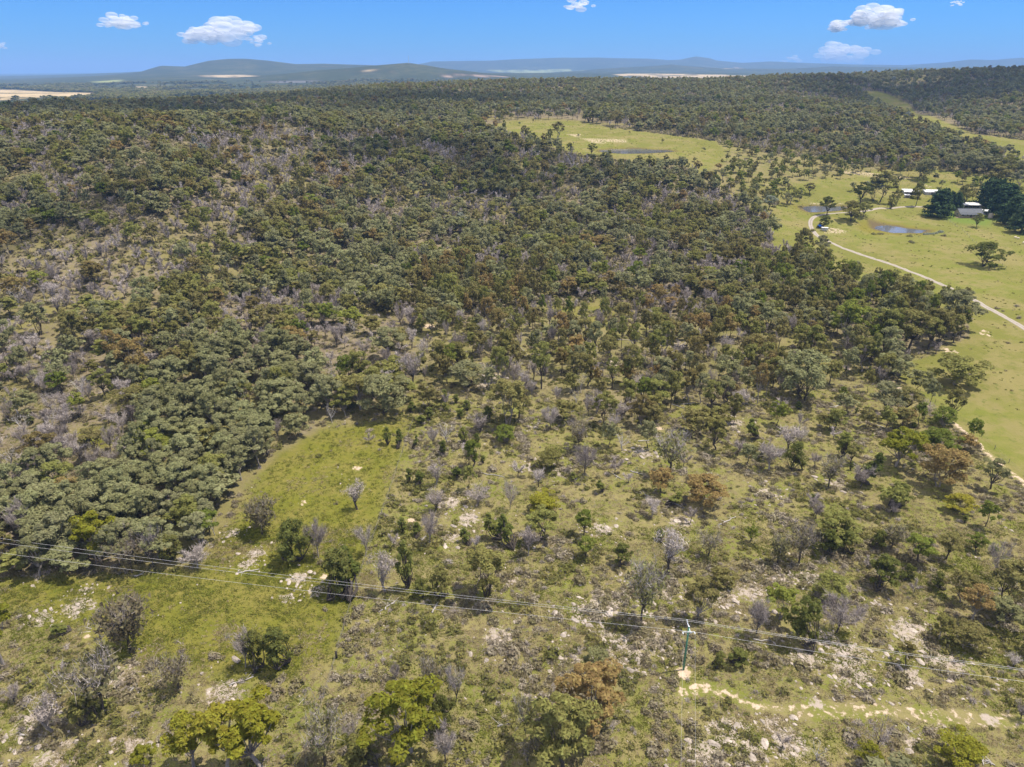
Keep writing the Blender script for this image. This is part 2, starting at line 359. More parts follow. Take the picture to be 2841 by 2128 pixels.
def make_bare(seed, ntw, size, R=2.3, H=7.0, lean=.4, low=False, spread=1.0, pale=False, leaves=0):
    g = np.random.default_rng(seed); T, C = MB(), MB(); nl = 5 if not low else 3; tips = []
    ln = g.normal(0, lean, 2)
    top = np.array([ln[0], ln[1], H * .42]); T.tube([(0, 0, -.5), top * .5 + g.normal(0, .08, 3), top], [.17, .13, .09], 5 if not low else 3)
    for i in range(nl + (0 if low else 3)):
        a = i * 2.4 + g.uniform(-.4, .4); s = g.uniform(.3, 1.0); b = top * s if s > .5 else top * .6
        e = np.array([math.cos(a) * R * g.uniform(.4, .9) * spread, math.sin(a) * R * g.uniform(.4, .9) * spread, H * g.uniform(.6, .98)])
        m = (b + e) / 2 + g.normal(0, .2, 3) + (0, 0, -.15)
        T.tube([b, m, e], [.075, .045, .015], 4 if not low else 3)
        for t in (.35, .6, .8, 1.0): tips.append((b * (1 - t) + e * t, (e - b) / np.linalg.norm(e - b)))
        if not low:
            for t in (.45, .7):
                q = m * (1 - t) + e * t; e2 = q + g.normal(0, 1, 3) * (.7, .7, .35) + (0, 0, .7); T.tube([q, e2], [.035, .008], 3); tips.append((e2, np.array([0, 0, 1.])))
    tp = np.array([t[0] for t in tips]); td = np.array([t[1] for t in tips])
    i = g.integers(0, len(tp), ntw); st = tp[i] + g.normal(0, .22, (ntw, 3)); dr = td[i] * .5 + g.normal(0, .55, (ntw, 3)) + (0, 0, .35)
    dr /= np.linalg.norm(dr, axis=1, keepdims=True); en = st + dr * g.uniform(.6, 1.4, (ntw, 1)) * (R / 2.3)
    w = np.cross(dr, g.normal(0, 1, (ntw, 3))); w /= np.linalg.norm(w, axis=1, keepdims=True)
    C.tris(np.stack([st - w * size, st + w * size, en], 1), 0)
    if leaves:
        i = g.integers(0, len(tp), leaves); q = tp[i] + g.normal(0, .5, (leaves, 3)) * (1, 1, .8)
        C.tris(cards(q, g.normal(0, .4, (leaves, 3)) + (0, 0, .6), .30 if not low else .6, g), 1)
    return T, C
def make_ovoid(seed, n, size, R=1.2, H=4.0, cb=.4, cone=.0, lumps=9):
    """dense crown down to near the ground: cypress (narrow, cone 1) and dark round bush-trees (cone 0)"""
    g = np.random.default_rng(seed); T, C = MB(), MB()
    d = dirs(g, n, .35); t = (d[:, 2] + 1) / 2
    lobes = dirs(g, lumps * 2, .3); lum = .72 + .42 * np.exp(-((np.arccos(np.clip(d @ lobes.T, -1, 1)) / .34) ** 2)).max(1)
    lum *= g.uniform(.8, 1.06, n)
    r = R * np.sqrt(np.clip(1 - d[:, 2] ** 2, 0, 1)) * lum * (1 - cone * .55 * t)
    a = np.arctan2(d[:, 1], d[:, 0]); q = np.stack([np.cos(a) * r, np.sin(a) * r, cb + t * (H - cb) * (.9 + .1 * lum)], 1)
    C.tris(cards(q, d + (0, 0, .3), size, g, 1.7, .55))
    T.tube([(0, 0, -.5), (g.normal(0, .05), g.normal(0, .05), H * .3), (0, 0, H * .8)], [.14, .11, .03], 5)
    for k in range(4):
        b = g.uniform(0, 6.28); T.tube([(0, 0, H * (.2 + .12 * k)), (math.cos(b) * R * .6, math.sin(b) * R * .6, H * (.4 + .13 * k))], [.05, .015], 3)
    return T, C
def make_pine(seed, n, size, R=4.2, H=12.0):
    g = np.random.default_rng(seed); T, C = MB(), MB(); P = []
    nb = 60
    for i in range(nb):
        t = (i / nb) ** .85; z = 1.0 + t * (H - 1.6); L = R * (1 - t) ** .6 * g.uniform(.7, 1.12) + .6; a = i * 2.399 + g.uniform(-.3, .3)
        e = np.array([math.cos(a) * L, math.sin(a) * L, z + g.uniform(-.2, .5)]); b = np.array([0, 0, z - .2])
        T.tube([b, e], [.07, .02], 3); k = n // nb; s = g.uniform(.35, 1.05, (k, 1)); q = b + (e - b) * s + g.normal(0, .42, (k, 3)) * (1, 1, .6)
        P.append(cards(q, (e - b) / L * .5 + g.normal(0, .3, (k, 3)) + (0, 0, .6), size, g, 1.8))
    C.tris(np.concatenate(P)); T.tube([(0, 0, -.6), (0, 0, H * .5), (0, 0, H * .97)], [.32, .2, .03], 6)
    return T, C
def make_shrub(seed, n, size, R=.9, H=1.0, twig=.4):
    g = np.random.default_rng(seed); C = MB(); d = dirs(g, n, .95); k = int(n * twig)
    q = d * g.uniform(.55, 1.0, (n, 1)) * (R, R, H) * (1 + .3 * np.sin(d[:, :1] * 4 + seed)); q[:, 2] = np.abs(q[:, 2])
    C.tris(cards(q[k:], d[k:] + (0, 0, .4), size, g), 0)
    st = q[:k] * .35; en = q[:k] * 1.2; w = np.cross(d[:k], g.normal(0, 1, (k, 3))); w /= np.linalg.norm(w, axis=1, keepdims=True) + 1e-9
    C.tris(np.stack([st - w * .03, st + w * .03, en], 1), 1)
    return C
def make_tuft(seed, n=14, R=.55, H=.22):
    g = np.random.default_rng(seed); C = MB(); a = g.uniform(0, 6.28, n); r = R * np.sqrt(g.random(n))
    b = np.stack([np.cos(a) * r, np.sin(a) * r, np.full(n, -.06)], 1); t = b + np.stack([g.normal(0, .22, n), g.normal(0, .22, n), H * g.uniform(.6, 1.2, n)], 1)
    w = np.stack([np.sin(a + g.normal(0, .8, n)), np.cos(a + g.normal(0, .8, n)), np.zeros(n)], 1) * .13
    C.tris(np.stack([b - w, b + w, t], 1)); return C
def make_rock(seed, flat=.55):
    import bmesh
    g = np.random.default_rng(seed); bm = bmesh.new(); bmesh.ops.create_icosphere(bm, subdivisions=2, radius=1)
    pl = [(v / np.linalg.norm(v), g.uniform(.55, .9)) for v in g.normal(0, 1, (9, 3))]
    for v in bm.verts:
        p = np.array(v.co)
        for n_, dd in pl:
            s = p @ n_ - dd
            if s > 0: p = p - n_ * s
        p = p * (1, .75, flat * .7) * (1 + .06 * g.normal()); v.co = p
    me = bpy.data.meshes.new('rock'); bm.to_mesh(me); bm.free(); me.materials.append(ROCK); return me

# ------------------------------------------------------------------ scattering with geometry nodes (for what nobody could count)
def scatter(name, label, cat, pts, rot, scl, idx, protos, group=None):
    """one object whose points each carry one of the prototype meshes"""
    me = bpy.data.meshes.new(name); n = len(pts); me.vertices.add(n); me.vertices.foreach_set('co', np.asarray(pts, np.float32).ravel())
    for nm, ty, arr in (('rot', 'FLOAT_VECTOR', rot), ('scl', 'FLOAT_VECTOR', scl), ('idx', 'INT', idx)):
        a = me.attributes.new(nm, ty, 'POINT'); a.data.foreach_set('vector' if ty == 'FLOAT_VECTOR' else 'value', np.asarray(arr).ravel())
    o = link(name, me); tag(o, label, cat, group, 'stuff')
    t = bpy.data.node_groups.new(name, 'GeometryNodeTree'); t.interface.new_socket('Geometry', in_out='INPUT', socket_type='NodeSocketGeometry')
    t.interface.new_socket('Geometry', in_out='OUTPUT', socket_type='NodeSocketGeometry')
    N, L = t.nodes, t.links; gi = N.new('NodeGroupInput'); go = N.new('NodeGroupOutput'); jn = N.new('GeometryNodeJoinGeometry')
    def named(nm, ty):
        q = N.new('GeometryNodeInputNamedAttribute'); q.data_type = ty; q.inputs['Name'].default_value = nm; return q.outputs['Attribute']
    ai, ar, as_ = named('idx', 'INT'), named('rot', 'FLOAT_VECTOR'), named('scl', 'FLOAT_VECTOR')
    e2r = N.new('FunctionNodeEulerToRotation'); L.new(ar, e2r.inputs[0])
    for k, m in enumerate(protos):
        po = bpy.data.objects.new(m.name, m)
        oi = N.new('GeometryNodeObjectInfo'); oi.inputs['Object'].default_value = po; oi.inputs['As Instance'].default_value = False
        cmp_ = N.new('FunctionNodeCompare'); cmp_.data_type = 'INT'; cmp_.operation = 'EQUAL'
        ci = [s for s in cmp_.inputs if s.enabled and s.type == 'INT']; L.new(ai, ci[0]); ci[1].default_value = k
        ip = N.new('GeometryNodeInstanceOnPoints'); L.new(gi.outputs[0], ip.inputs['Points']); L.new(cmp_.outputs[0], ip.inputs['Selection'])
        L.new(oi.outputs['Geometry'], ip.inputs['Instance']); L.new(e2r.outputs[0], ip.inputs['Rotation']); L.new(as_, ip.inputs['Scale'])
        L.new(ip.outputs[0], jn.inputs[0])
    L.new(jn.outputs[0], go.inputs[0]); md = o.modifiers.new('scatter', 'NODES'); md.node_group = t
    return o

# ------------------------------------------------------------------ the ground: what covers it where
def wpoly(pts): return pxs(pts)
PADDOCK = wpoly([(2150,700),(2262,700),(2300,750),(2420,795),(2560,835),(2690,885),(2690,935),(2600,985),(2520,1005),(2490,1040),(2561,1112),(2673,1190),(2741,1258),(2900,1395),(3050,1300),(3050,520),(2841,500),(2700,480),(2560,470),(2350,480),(2200,520),(2130,590)])
CLEARING = wpoly([(1330,352),(1420,337),(1600,336),(1700,356),(1860,376),(1990,392),(2010,440),(1950,475),(1880,445),(1780,452),(1720,442),(1600,428),(1540,408),(1470,384),(1400,372)])
STRIP = wpoly([(2400,252),(2450,256),(2520,288),(2620,338),(2700,372),(2860,392),(2990,400),(2990,470),(2841,446),(2740,424),(2640,388),(2545,346),(2440,292),(2390,268)])
LUSH = wpoly([(-60,1600),(540,1590),(640,1450),(760,1260),(900,1190),(1140,1160),(1110,1268),(1070,1397),(1010,1560),(960,1720),(930,1830),(800,1880),(620,1900),(480,1850),(330,1830),(220,1760),(60,1700),(-60,1690)])
SCRUBZ = wpoly([(-200,1640),(540,1590),(640,1440),(700,1330),(850,1250),(900,1170),(1090,1160),(1150,1060),(1330,1080),(1500,1120),(1600,1160),(1760,1180),(1900,1120),(2000,1190),(2100,1130),(2300,1080),(2460,1050),(2561,1118),(2841,1345),(3100,1560),(3400,2250),(-400,2250)])
OPENW = wpoly([(1150,930),(1450,850),(1550,830),(2000,900),(2350,950),(2450,1050),(2300,1090),(2100,1130),(1900,1150),(1600,1160),(1300,1080),(1150,1060)])
GLADE = wpoly([(200,1190),(300,1175),(345,1210),(300,1250),(220,1250),(190,1225)])
MIDGR = wpoly([(1520,835),(1700,820),(1720,910),(1560,900)])
YOUNG = wpoly([(1880,440),(2000,400),(2100,420),(2250,440),(2500,470),(2300,520),(2150,560),(2130,610),(2050,560),(1950,500)])
UPPERP = wpoly([(2130,600),(2180,530),(2350,485),(2560,470),(2841,495),(2960,520),(2960,600),(2841,570),(2700,560),(2560,548),(2350,552),(2200,575)])
RIGHTB = wpoly([(2300,1085),(2460,1060),(2561,1118),(2741,1262),(2841,1350),(2950,1450),(2950,1760),(2620,1720),(2420,1480),(2280,1280)])
GROVE = wpoly([(340,1080),(560,1010),(900,1000),(930,1150),(850,1240),(690,1330),(630,1440),(530,1580),(90,1560),(-80,1440),(300,1400),(400,1250)])
BAREP = [wpoly([(-80,930),(250,1000),(420,1150),(330,1330),(-80,1380)]), wpoly([(600,830),(930,830),(960,960),(640,940)]), wpoly([(1180,560),(1420,560),(1450,650),(1200,640)])]
OLIVEP = wpoly([(1120,770),(1560,740),(1560,900),(1180,920)])
STAND = wpoly([(2200,720),(2300,750),(2420,795),(2560,835),(2690,885),(2690,935),(2600,975),(2430,985),(2250,960),(2100,880),(2050,780)])
LAWN = wpoly([(2618,583),(2660,575),(2730,590),(2760,612),(2740,628),(2650,618),(2612,606)])
REEDS = wpoly([(2385,615),(2440,610),(2500,620),(2560,634),(2610,636),(2600,645),(2560,652),(2470,652),(2420,650),(2380,636)])
DIRT = [wpoly(p) for p in (
 [(1880,1905),(1947,1889),(2020,1912),(2076,1942),(2132,1950),(2149,1972),(2084,1972),(2037,1946),(1968,1925),(1870,1936)],
 [(2600,958),(2640,966),(2668,980),(2650,992),(2615,978)], [(2715,912),(2765,926),(2750,938),(2712,926)],
 [(2285,627),(2330,632),(2365,645),(2330,652),(2290,650),(2272,640)], [(2240,560),(2345,562),(2352,571),(2240,571)],
 [(1560,371),(1620,369),(1610,386)], [(1600,381),(1740,386),(1750,396),(1640,399)], [(2090,512),(2150,505),(2160,512),(2100,520)], [(2330,470),(2480,480),(2560,500),(2470,500),(2330,484)], [(2540,500),(2600,520),(2590,530),(2540,510)])]
SPOTS = [(991,1300,1.5),(1351,1094,1.8),(1829,1189,1.5),(2344,1019,2.6),(557,1463,1.6),(560,1434,1.8),(240,1766,.9),(1897,1866,1.7),(900,1600,1.0),(2570,1260,1.5),(660,1060,2),(1190,905,3),(2440,1150,2),(2200,1130,1.2),(1140,1445,1.2),(840,1395,1.2)]
SPOTS = [(*px(a, b), r) for a, b, r in SPOTS]
TRACKS = [(wpoly([(2860,1358),(2841,1341),(2741,1260),(2673,1195),(2561,1118),(2500,1080),(2462,1049),(2445,1020),(2436,1006),(2406,976),(2370,960)]), 1.05),
 (wpoly([(2149,1968),(2363,1958),(2535,1971),(2841,1994),(3000,2005)]), .8), (wpoly([(2226,1990),(2449,1980),(2600,1998),(2841,2014),(3000,2020)]), .75)]
ROCKZ = [(*px(a, b), r) for a, b, r in [(644,1478,2.5),(709,1534,3),(687,1564,2.5),(833,1603,2.5),(880,1641,2.5),(795,1658,2),(215,1684,4),(112,1719,3),(240,1637,2),(116,1590,3),(344,1869,3.5),(614,1925,4.5),(86,2019,4),(150,2114,5),(365,2062,3),(34,1560,3),
 (1302,1439,3.5),(1251,1487,3),(1422,1616,2.5),(1672,1470,3.5),(1525,1500,3),(1680,1676,5),(1620,1701,4),(1830,1633,5),(1723,1783,7),(1805,1779,5),(1736,1822,5),(1380,1770,4),(1586,1826,3),(1461,1927,1.5),(1890,1448,4),
 (2084,1637,5),(1998,1658,4.5),(2243,1603,4.5),(2157,1607,4),(2432,1678,2),(2355,1817,4.5),(2363,1865,5),(2535,1753,5.5),(2527,1878,3),(2621,1826,5.5),(2234,1826,4),(2295,1770,3),(2149,2019,3),(2020,2028,5),(2191,2062,4),(1960,2096,4),(2084,2084,3),(2527,2058,2),(2621,2036,2.5),(2745,1994,2),(2265,1950,2),
 (1478,1298,3.5),(1560,1307,4.5),(1251,1393,4),(1350,1066,5),(1375,1045,4),(1465,1182,2),(1783,1255,4),(2033,1174,4),(2123,1371,4),(2320,1345,3.5),(1700,1010,5),(1560,900,5),(1880,960,5)]]
FIELDS = [(wpoly(p), c) for p, c in (
 ([(-150,245),(0,247),(51,249),(152,255),(266,257),(269,261),(202,269),(152,269),(95,272),(0,279),(-150,281)], 0), ([(247,226),(348,220),(345,226),(253,231)], 1),
 ([(373,239),(411,239),(411,247),(377,244)], 0), ([(551,209),(700,207),(720,212),(551,213)], 0), ([(713,225),(816,221),(915,225),(898,230),(773,231)], 2),
 ([(1222,210),(1265,205),(1308,204),(1355,209),(1410,212),(1417,215),(1236,215)], 3), ([(1345,194),(1511,192),(1583,190),(1634,194),(1594,198),(1417,202),(1355,198)], 1),
 ([(1695,207),(1742,204),(1887,205),(2084,209),(2299,210),(2260,219),(2093,221),(1887,216),(1779,215),(1717,210)], 0), ([(1728,177),(1779,178),(1782,181),(1735,180)], 0),
 ([(960,196),(1090,194),(1090,198),(960,199)], 0), ([(2000,190),(2040,184),(2060,187),(2030,193)], 0))]
def in_poly(x, y, poly): return poly_sd(x, y, poly) < 0
def line_d(x, y, pl):
    d = np.full(len(x), 1e9)
    for (ax, ay), (bx, by) in zip(pl[:-1], pl[1:]):
        ex, ey = bx - ax, by - ay; t = np.clip(((x - ax) * ex + (y - ay) * ey) / (ex * ex + ey * ey), 0, 1)
        d = np.minimum(d, np.hypot(x - ax - t * ex, y - ay - t * ey))
    return d
def soft(x, y, poly, w):
    out = np.zeros(len(x)); lo, hi = poly.min(0) - 3 * w, poly.max(0) + 3 * w
    k = (x > lo[0]) & (x < hi[0]) & (y > lo[1]) & (y < hi[1])
    if k.any(): out[k] = 1 - sstep(-w, w, poly_sd(x[k], y[k], poly))
    return out

# ------------------------------------------------------------------ ground sheet
def build_ground():
    r = [38.0]
    while r[-1] < 60000:
        r.append(r[-1] * (1.0065 if r[-1] < 330 else 1.012 if r[-1] < 2200 else 1.022))
    r = np.array(r); a = np.radians(np.linspace(-63, 63, 561)); cy = -28.0
    R, A = np.meshgrid(r, a, indexing='ij'); X = (R * np.sin(A)).ravel(); Y = (R * np.cos(A)).ravel() + cy; Z = height(X, Y)
    nr, na = len(r), len(a); i = np.arange(nr * na).reshape(nr, na)
    F = np.stack([i[:-1, :-1], i[:-1, 1:], i[1:, 1:], i[1:, :-1]], -1).reshape(-1, 4)[:, ::-1]
    me = bpy.data.meshes.new('ground'); me.vertices.add(nr * na); me.vertices.foreach_set('co', np.stack([X, Y, Z], 1).astype(np.float32).ravel())
    me.loops.add(F.size); me.loops.foreach_set('vertex_index', F.ravel().astype(np.int32)); me.polygons.add(len(F))
    me.polygons.foreach_set('loop_start', np.arange(0, F.size, 4, dtype=np.int32)); me.polygons.foreach_set('use_smooth', np.ones(len(F), bool)); me.update(calc_edges=True)
    pad = np.maximum(np.maximum(np.maximum(soft(X, Y, PADDOCK, 2), soft(X, Y, UPPERP, 25)), np.maximum(soft(X, Y, CLEARING, 16), .22 * soft(X, Y, YOUNG, 25))), soft(X, Y, STRIP, 8))
    dirt = np.zeros(len(X))
    for i, p in enumerate(DIRT): dirt = np.maximum(dirt, soft(X, Y, p, 1.0 if i < 3 else 4.0) * (.58 if i < 1 else .50))
    for x, y, s in SPOTS:
        k = (np.abs(X - x) < 6) & (np.abs(Y - y) < 6); dirt[k] = np.maximum(dirt[k], .8 * (1 - sstep(s * .3, s * 1.4, np.hypot((X[k] - x), (Y[k] - y) * .9))))
    k = (Y < 330) & (Y > 60) & (np.abs(X) < 320)
    for pl, w in TRACKS: dirt[k] = np.maximum(dirt[k], (1 - sstep(w * .6, w * 1.9, line_d(X[k], Y[k], pl))) * (.50 if w > 1 else .41))
    rock = np.zeros(len(X))
    for x, y, s in ROCKZ:
        k = (np.abs(X - x) < 12) & (np.abs(Y - y) < 12); rock[k] = np.maximum(rock[k], 1 - sstep(s * .2, s * 1.5, np.hypot(X[k] - x, Y[k] - y)))
    scr = soft(X, Y, SCRUBZ, 6); opn = soft(X, Y, OPENW, 6) + soft(X, Y, YOUNG, 8)
    rr = np.hypot(X, Y); far = sstep(1500, 2000, np.where(Y > 0, Y + .25 * np.abs(X), rr)); far = np.maximum(far, sstep(1300, 2000, np.abs(X)))
    floor = np.clip(1 - scr - pad - .6 * np.clip(opn, 0, 1), 0, 1) * (1 - far)
    lush = np.maximum(soft(X, Y, LUSH, 4), np.maximum(soft(X, Y, GLADE, 3), .6 * soft(X, Y, MIDGR, 5)))
    floor = np.clip(floor - lush, 0, 1)
    fld = np.zeros((len(X), 4)); FC = [(.42,.33,.20), (.24,.26,.11), (.13,.128,.125), (.33,.25,.20)]
    for p, c in FIELDS:
        m = soft(X, Y, p, 30); m = m * (.45 + .55 * sstep(.3, .5, fbm(X / 90, Y / 140, 13, 3))); fld[:, :3] = fld[:, :3] * (1 - m[:, None]) + np.array(FC[c]) * m[:, None]; fld[:, 3] = np.maximum(fld[:, 3], m)
    lawn = np.maximum(soft(X, Y, LAWN, 5), 0); reed = soft(X, Y, REEDS, 2); mud = np.zeros(len(X))
    for poly, lev in PONDS:
        k = np.hypot(X - poly[:, 0].mean(), Y - poly[:, 1].mean()) < 90
        if k.any(): sd = poly_sd(X[k], Y[k], poly); mud[k] = np.maximum(mud[k], 1 - sstep(1.0, 4.5, sd)); reed[k] = np.maximum(reed[k], .8 * (1 - sstep(2, 9, sd)))
    for nm, arr in (('m1', np.stack([pad, dirt, floor, lush], 1)), ('m2', np.stack([far, rock, lawn, reed], 1)), ('field', fld), ('mud', np.stack([mud] * 4, 1))):
        at = me.attributes.new(nm, 'FLOAT_COLOR', 'POINT'); at.data.foreach_set('color', arr.astype(np.float32).ravel())
    me.materials.append(ground_mat()); return tag(link('ground', me), 'green and straw coloured bushland ground rolling away to the horizon', 'ground', kind='structure')
def ground_mat():
    m, N, L, o = new_mat('ground_cover'); p = N.new('ShaderNodeBsdfDiffuse'); L.new(p.outputs[0], o.inputs[0])
    tc = N.new('ShaderNodeTexCoord'); v = tc.outputs['Object']
    def att(nm):
        a = N.new('ShaderNodeAttribute'); a.attribute_name = nm; s = N.new('ShaderNodeSeparateColor'); L.new(a.outputs['Color'], s.inputs[0]); return a, s.outputs[0], s.outputs[1], s.outputs[2], a.outputs['Alpha']
    _, pad, dirt, floor, lush = att('m1'); _, far, rock, lawn, reed = att('m2'); fa, _, _, _, fm = att('field')
    n_big = noise(N, L, v, .02, 4); n_mid = noise(N, L, v, .13, 5, .6); n_fine = noise(N, L, v, .9, 5, .65); n_tiny = noise(N, L, v, 4.5, 3, .6); n_far = noise(N, L, v, .004, 5, .6)
    # scrub slope: green grass, straw, brown litter
    c = mix(N, L, ramp(N, L, n_mid, .36, .62), (.140,.152,.030), (.205,.178,.076))
    c = mix(N, L, ramp(N, L, n_fine, .46, .66), c, (.165,.135,.072))
    c = mix(N, L, ramp(N, L, n_tiny, .52, .74), c, (.235,.195,.105))
    # lush grass
    g = mix(N, L, ramp(N, L, n_mid, .35, .65), (.135,.135,.022), (.172,.152,.040)); g = mix(N, L, ramp(N, L, n_fine, .45, .72), g, (.108,.116,.020))
    c = mix(N, L, lush, c, g)
    # forest floor: leaf litter, some grass and bare soil
    f = mix(N, L, ramp(N, L, n_mid, .38, .62), (.165,.132,.090), (.215,.175,.125)); f = mix(N, L, ramp(N, L, n_fine, .46, .66), f, (.155,.145,.050)); f = mix(N, L, ramp(N, L, n_big, .45, .62), f, (.185,.165,.062)); f = mix(N, L, ramp(N, L, n_tiny, .5, .75), f, (.110,.092,.062))
    c = mix(N, L, floor, c, f)
    # paddock
    q = mix(N, L, ramp(N, L, n_mid, .35, .68), (.142,.155,.032), (.185,.172,.056)); q = mix(N, L, ramp(N, L, n_big, .42, .62), q, (.148,.148,.038)); q = mix(N, L, ramp(N, L, n_fine, .52, .75), q, (.135,.142,.036)); q = mix(N, L, ramp(N, L, n_tiny, .58, .78), q, (.218,.192,.078))
    padn = ramp(N, L, val(N, L, 'ADD', pad, val(N, L, 'MULTIPLY', val(N, L, 'SUBTRACT', n_mid, .5), .8)), .3, .62)
    q = mix(N, L, ramp(N, L, noise(N, L, v, .045, 6, .7), .46, .60), q, (.200,.175,.068)); q = mix(N, L, ramp(N, L, noise(N, L, v, .33, 4, .7), .56, .68), q, (.122,.132,.034))
    c = mix(N, L, padn, c, q); c = mix(N, L, lawn, c, (.125,.168,.036))
    c = mix(N, L, val(N, L, 'MULTIPLY', reed, ramp(N, L, n_fine, .2, .5)), c, (.165,.150,.030))
    s = mix(N, L, ramp(N, L, n_fine, .35, .65), (.400,.305,.215), (.480,.385,.285))
    c = mix(N, L, ramp(N, L, val(N, L, 'ADD', dirt, val(N, L, 'MULTIPLY', val(N, L, 'SUBTRACT', n_fine, .5), 1.5)), .40, .62), c, s)
    rk = mix(N, L, n_tiny, (.290,.240,.195), (.390,.335,.285))
    c = mix(N, L, ramp(N, L, val(N, L, 'ADD', val(N, L, 'MULTIPLY', rock, .50), n_fine), .80, .98), c, rk)
    ma = N.new('ShaderNodeAttribute'); ma.attribute_name = 'mud'; c = mix(N, L, val(N, L, 'MULTIPLY', ma.outputs['Fac'], ramp(N, L, n_fine, .1, .55)), c, (.115,.088,.052))
    # far country
    fw = mix(N, L, ramp(N, L, n_far, .42, .60), (.045,.055,.030), (.080,.084,.044)); fw = mix(N, L, ramp(N, L, n_big, .40, .62), fw, (.052,.062,.032)); fw = mix(N, L, ramp(N, L, n_far, .64, .70), fw, (.120,.110,.060))
    fw = mix(N, L, fm, fw, fa.outputs['Color']); c = mix(N, L, far, c, fw)
    L.new(c, p.inputs[0])
    b = N.new('ShaderNodeBump'); b.inputs['Strength'].default_value = .55; b.inputs['Distance'].default_value = .35; L.new(val(N, L, 'ADD', n_fine, val(N, L, 'MULTIPLY', n_tiny, .5)), b.inputs['Height']); L.new(b.outputs[0], p.inputs['Normal'])
    return m
build_ground()

# water of the three dams
m, N, L, o = new_mat('dam_water'); p = N.new('ShaderNodeBsdfPrincipled'); L.new(p.outputs[0], o.inputs[0])
p.inputs['Base Color'].default_value = (.10, .105, .115, 1); p.inputs['Roughness'].default_value = .10; p.inputs['IOR'].default_value = 1.45; p.inputs['Specular IOR Level'].default_value = .5
tc = N.new('ShaderNodeTexCoord'); bn = N.new('ShaderNodeBump'); bn.inputs['Strength'].default_value = .25; L.new(noise(N, L, tc.outputs['Object'], 1.2, 3), bn.inputs['Height']); L.new(bn.outputs[0], p.inputs['Normal'])
for (poly, lev), lb in zip(PONDS, ('long blue farm dam in the paddock before the house', 'small blue farm dam by the gravel road bend', 'narrow grey dam in the far straw coloured clearing')):
    me = bpy.data.meshes.new('dam_water'); c = poly.mean(0); big = c + (poly - c) * 1.02
    dens = []
    for i in range(len(big)):
        a, b = big[i], big[(i + 1) % len(big)]; nrm = np.array([b[1] - a[1], a[0] - b[0]]); nrm = nrm / (np.linalg.norm(nrm) + 1e-9)
        for t in (0, .25, .5, .75):
            q = a * (1 - t) + b * t; dens.append(tuple(q + nrm * rng.normal(0, .35)))
    me.from_pydata([(x, y, lev) for x, y in dens], [], [list(range(len(dens)))]); me.materials.append(m); me.update()
    if me.polygons[0].normal.z < 0: me.flip_normals()
    tag(link('dam_water', me), lb, 'dam', kind='structure')

# gravel road with two wheel tracks
def resample(pl, step):
    pl = np.asarray(pl); s = np.concatenate([[0], np.cumsum(np.hypot(*np.diff(pl, axis=0).T))]); n = max(2, int(s[-1] / step)); t = np.linspace(0, s[-1], n)
    for _ in range(1): q = np.stack([np.interp(t, s, pl[:, 0]), np.interp(t, s, pl[:, 1])], 1)
    k = max(1, int(6 / step)); ker = np.ones(2 * k + 1) / (2 * k + 1); pad = np.pad(q, ((k, k), (0, 0)), mode='edge')
    pad[:k] = q[0] + (q[0] - q[1]) * np.arange(k, 0, -1)[:, None]; pad[-k:] = q[-1] + (q[-1] - q[-2]) * np.arange(1, k + 1)[:, None]
    return np.stack([np.convolve(pad[:, i], ker, 'valid') for i in (0, 1)], 1)
ROAD = resample(wpoly([(3000,1010),(2841,910),(2774,872),(2707,835),(2630,796),(2527,755),(2467,731),(2398,710),(2330,684),(2269,656),(2254,638),(2247,620),(2250,607),(2266,598),(2306,592.5),(2360,589),(2409,585.5),(2447,577),(2494,574),(2553,573),(2600,577)]), 1.5)
def build_road():
    m, N, L, o = new_mat('gravel'); d = N.new('ShaderNodeBsdfDiffuse'); L.new(d.outputs[0], o.inputs[0]); a = N.new('ShaderNodeAttribute'); a.attribute_name = 'across'
    tc = N.new('ShaderNodeTexCoord'); nz = noise(N, L, tc.outputs['Object'], 1.1, 5, .7); x = val(N, L, 'ABSOLUTE', a.outputs['Fac'])
    tr = ramp(N, L, val(N, L, 'ABSOLUTE', val(N, L, 'SUBTRACT', x, .5)), .16, .34)
    c = mix(N, L, tr, (.310,.275,.240), (.215,.185,.140)); c = mix(N, L, ramp(N, L, nz, .3, .75), c, (.350,.310,.270)); c = mix(N, L, ramp(N, L, val(N, L, 'ADD', x, val(N, L, 'MULTIPLY', nz, .3)), .98, 1.16), c, (.270,.250,.100)); L.new(c, d.inputs[0])
    t = np.gradient(ROAD, axis=0); t /= np.linalg.norm(t, axis=1, keepdims=True); nrm = np.stack([-t[:, 1], t[:, 0]], 1); us = np.linspace(-1, 1, 9); V = []; A = []
    for u in us:
        q = ROAD + nrm * u * 1.45; z = height(q[:, 0], q[:, 1]) + .10 + .05 * (1 - u * u) - .14 * (abs(u) > .99); V.append(np.stack([q[:, 0], q[:, 1], z], 1)); A += [u] * len(q)
    n = len(ROAD); F = [(j * n + i, j * n + i + 1, (j + 1) * n + i + 1, (j + 1) * n + i) for j in range(8) for i in range(n - 1)]
    me = bpy.data.meshes.new('gravel_road'); me.from_pydata(np.concatenate(V).tolist(), [], F); at = me.attributes.new('across', 'FLOAT', 'POINT'); at.data.foreach_set('value', A); me.materials.append(m); me.update()
    if me.polygons[0].normal.z < 0: me.flip_normals()
    tag(link('gravel_road', me), 'pale gravel farm road curving past the paddock to the sheds', 'road', kind='structure')
build_road()

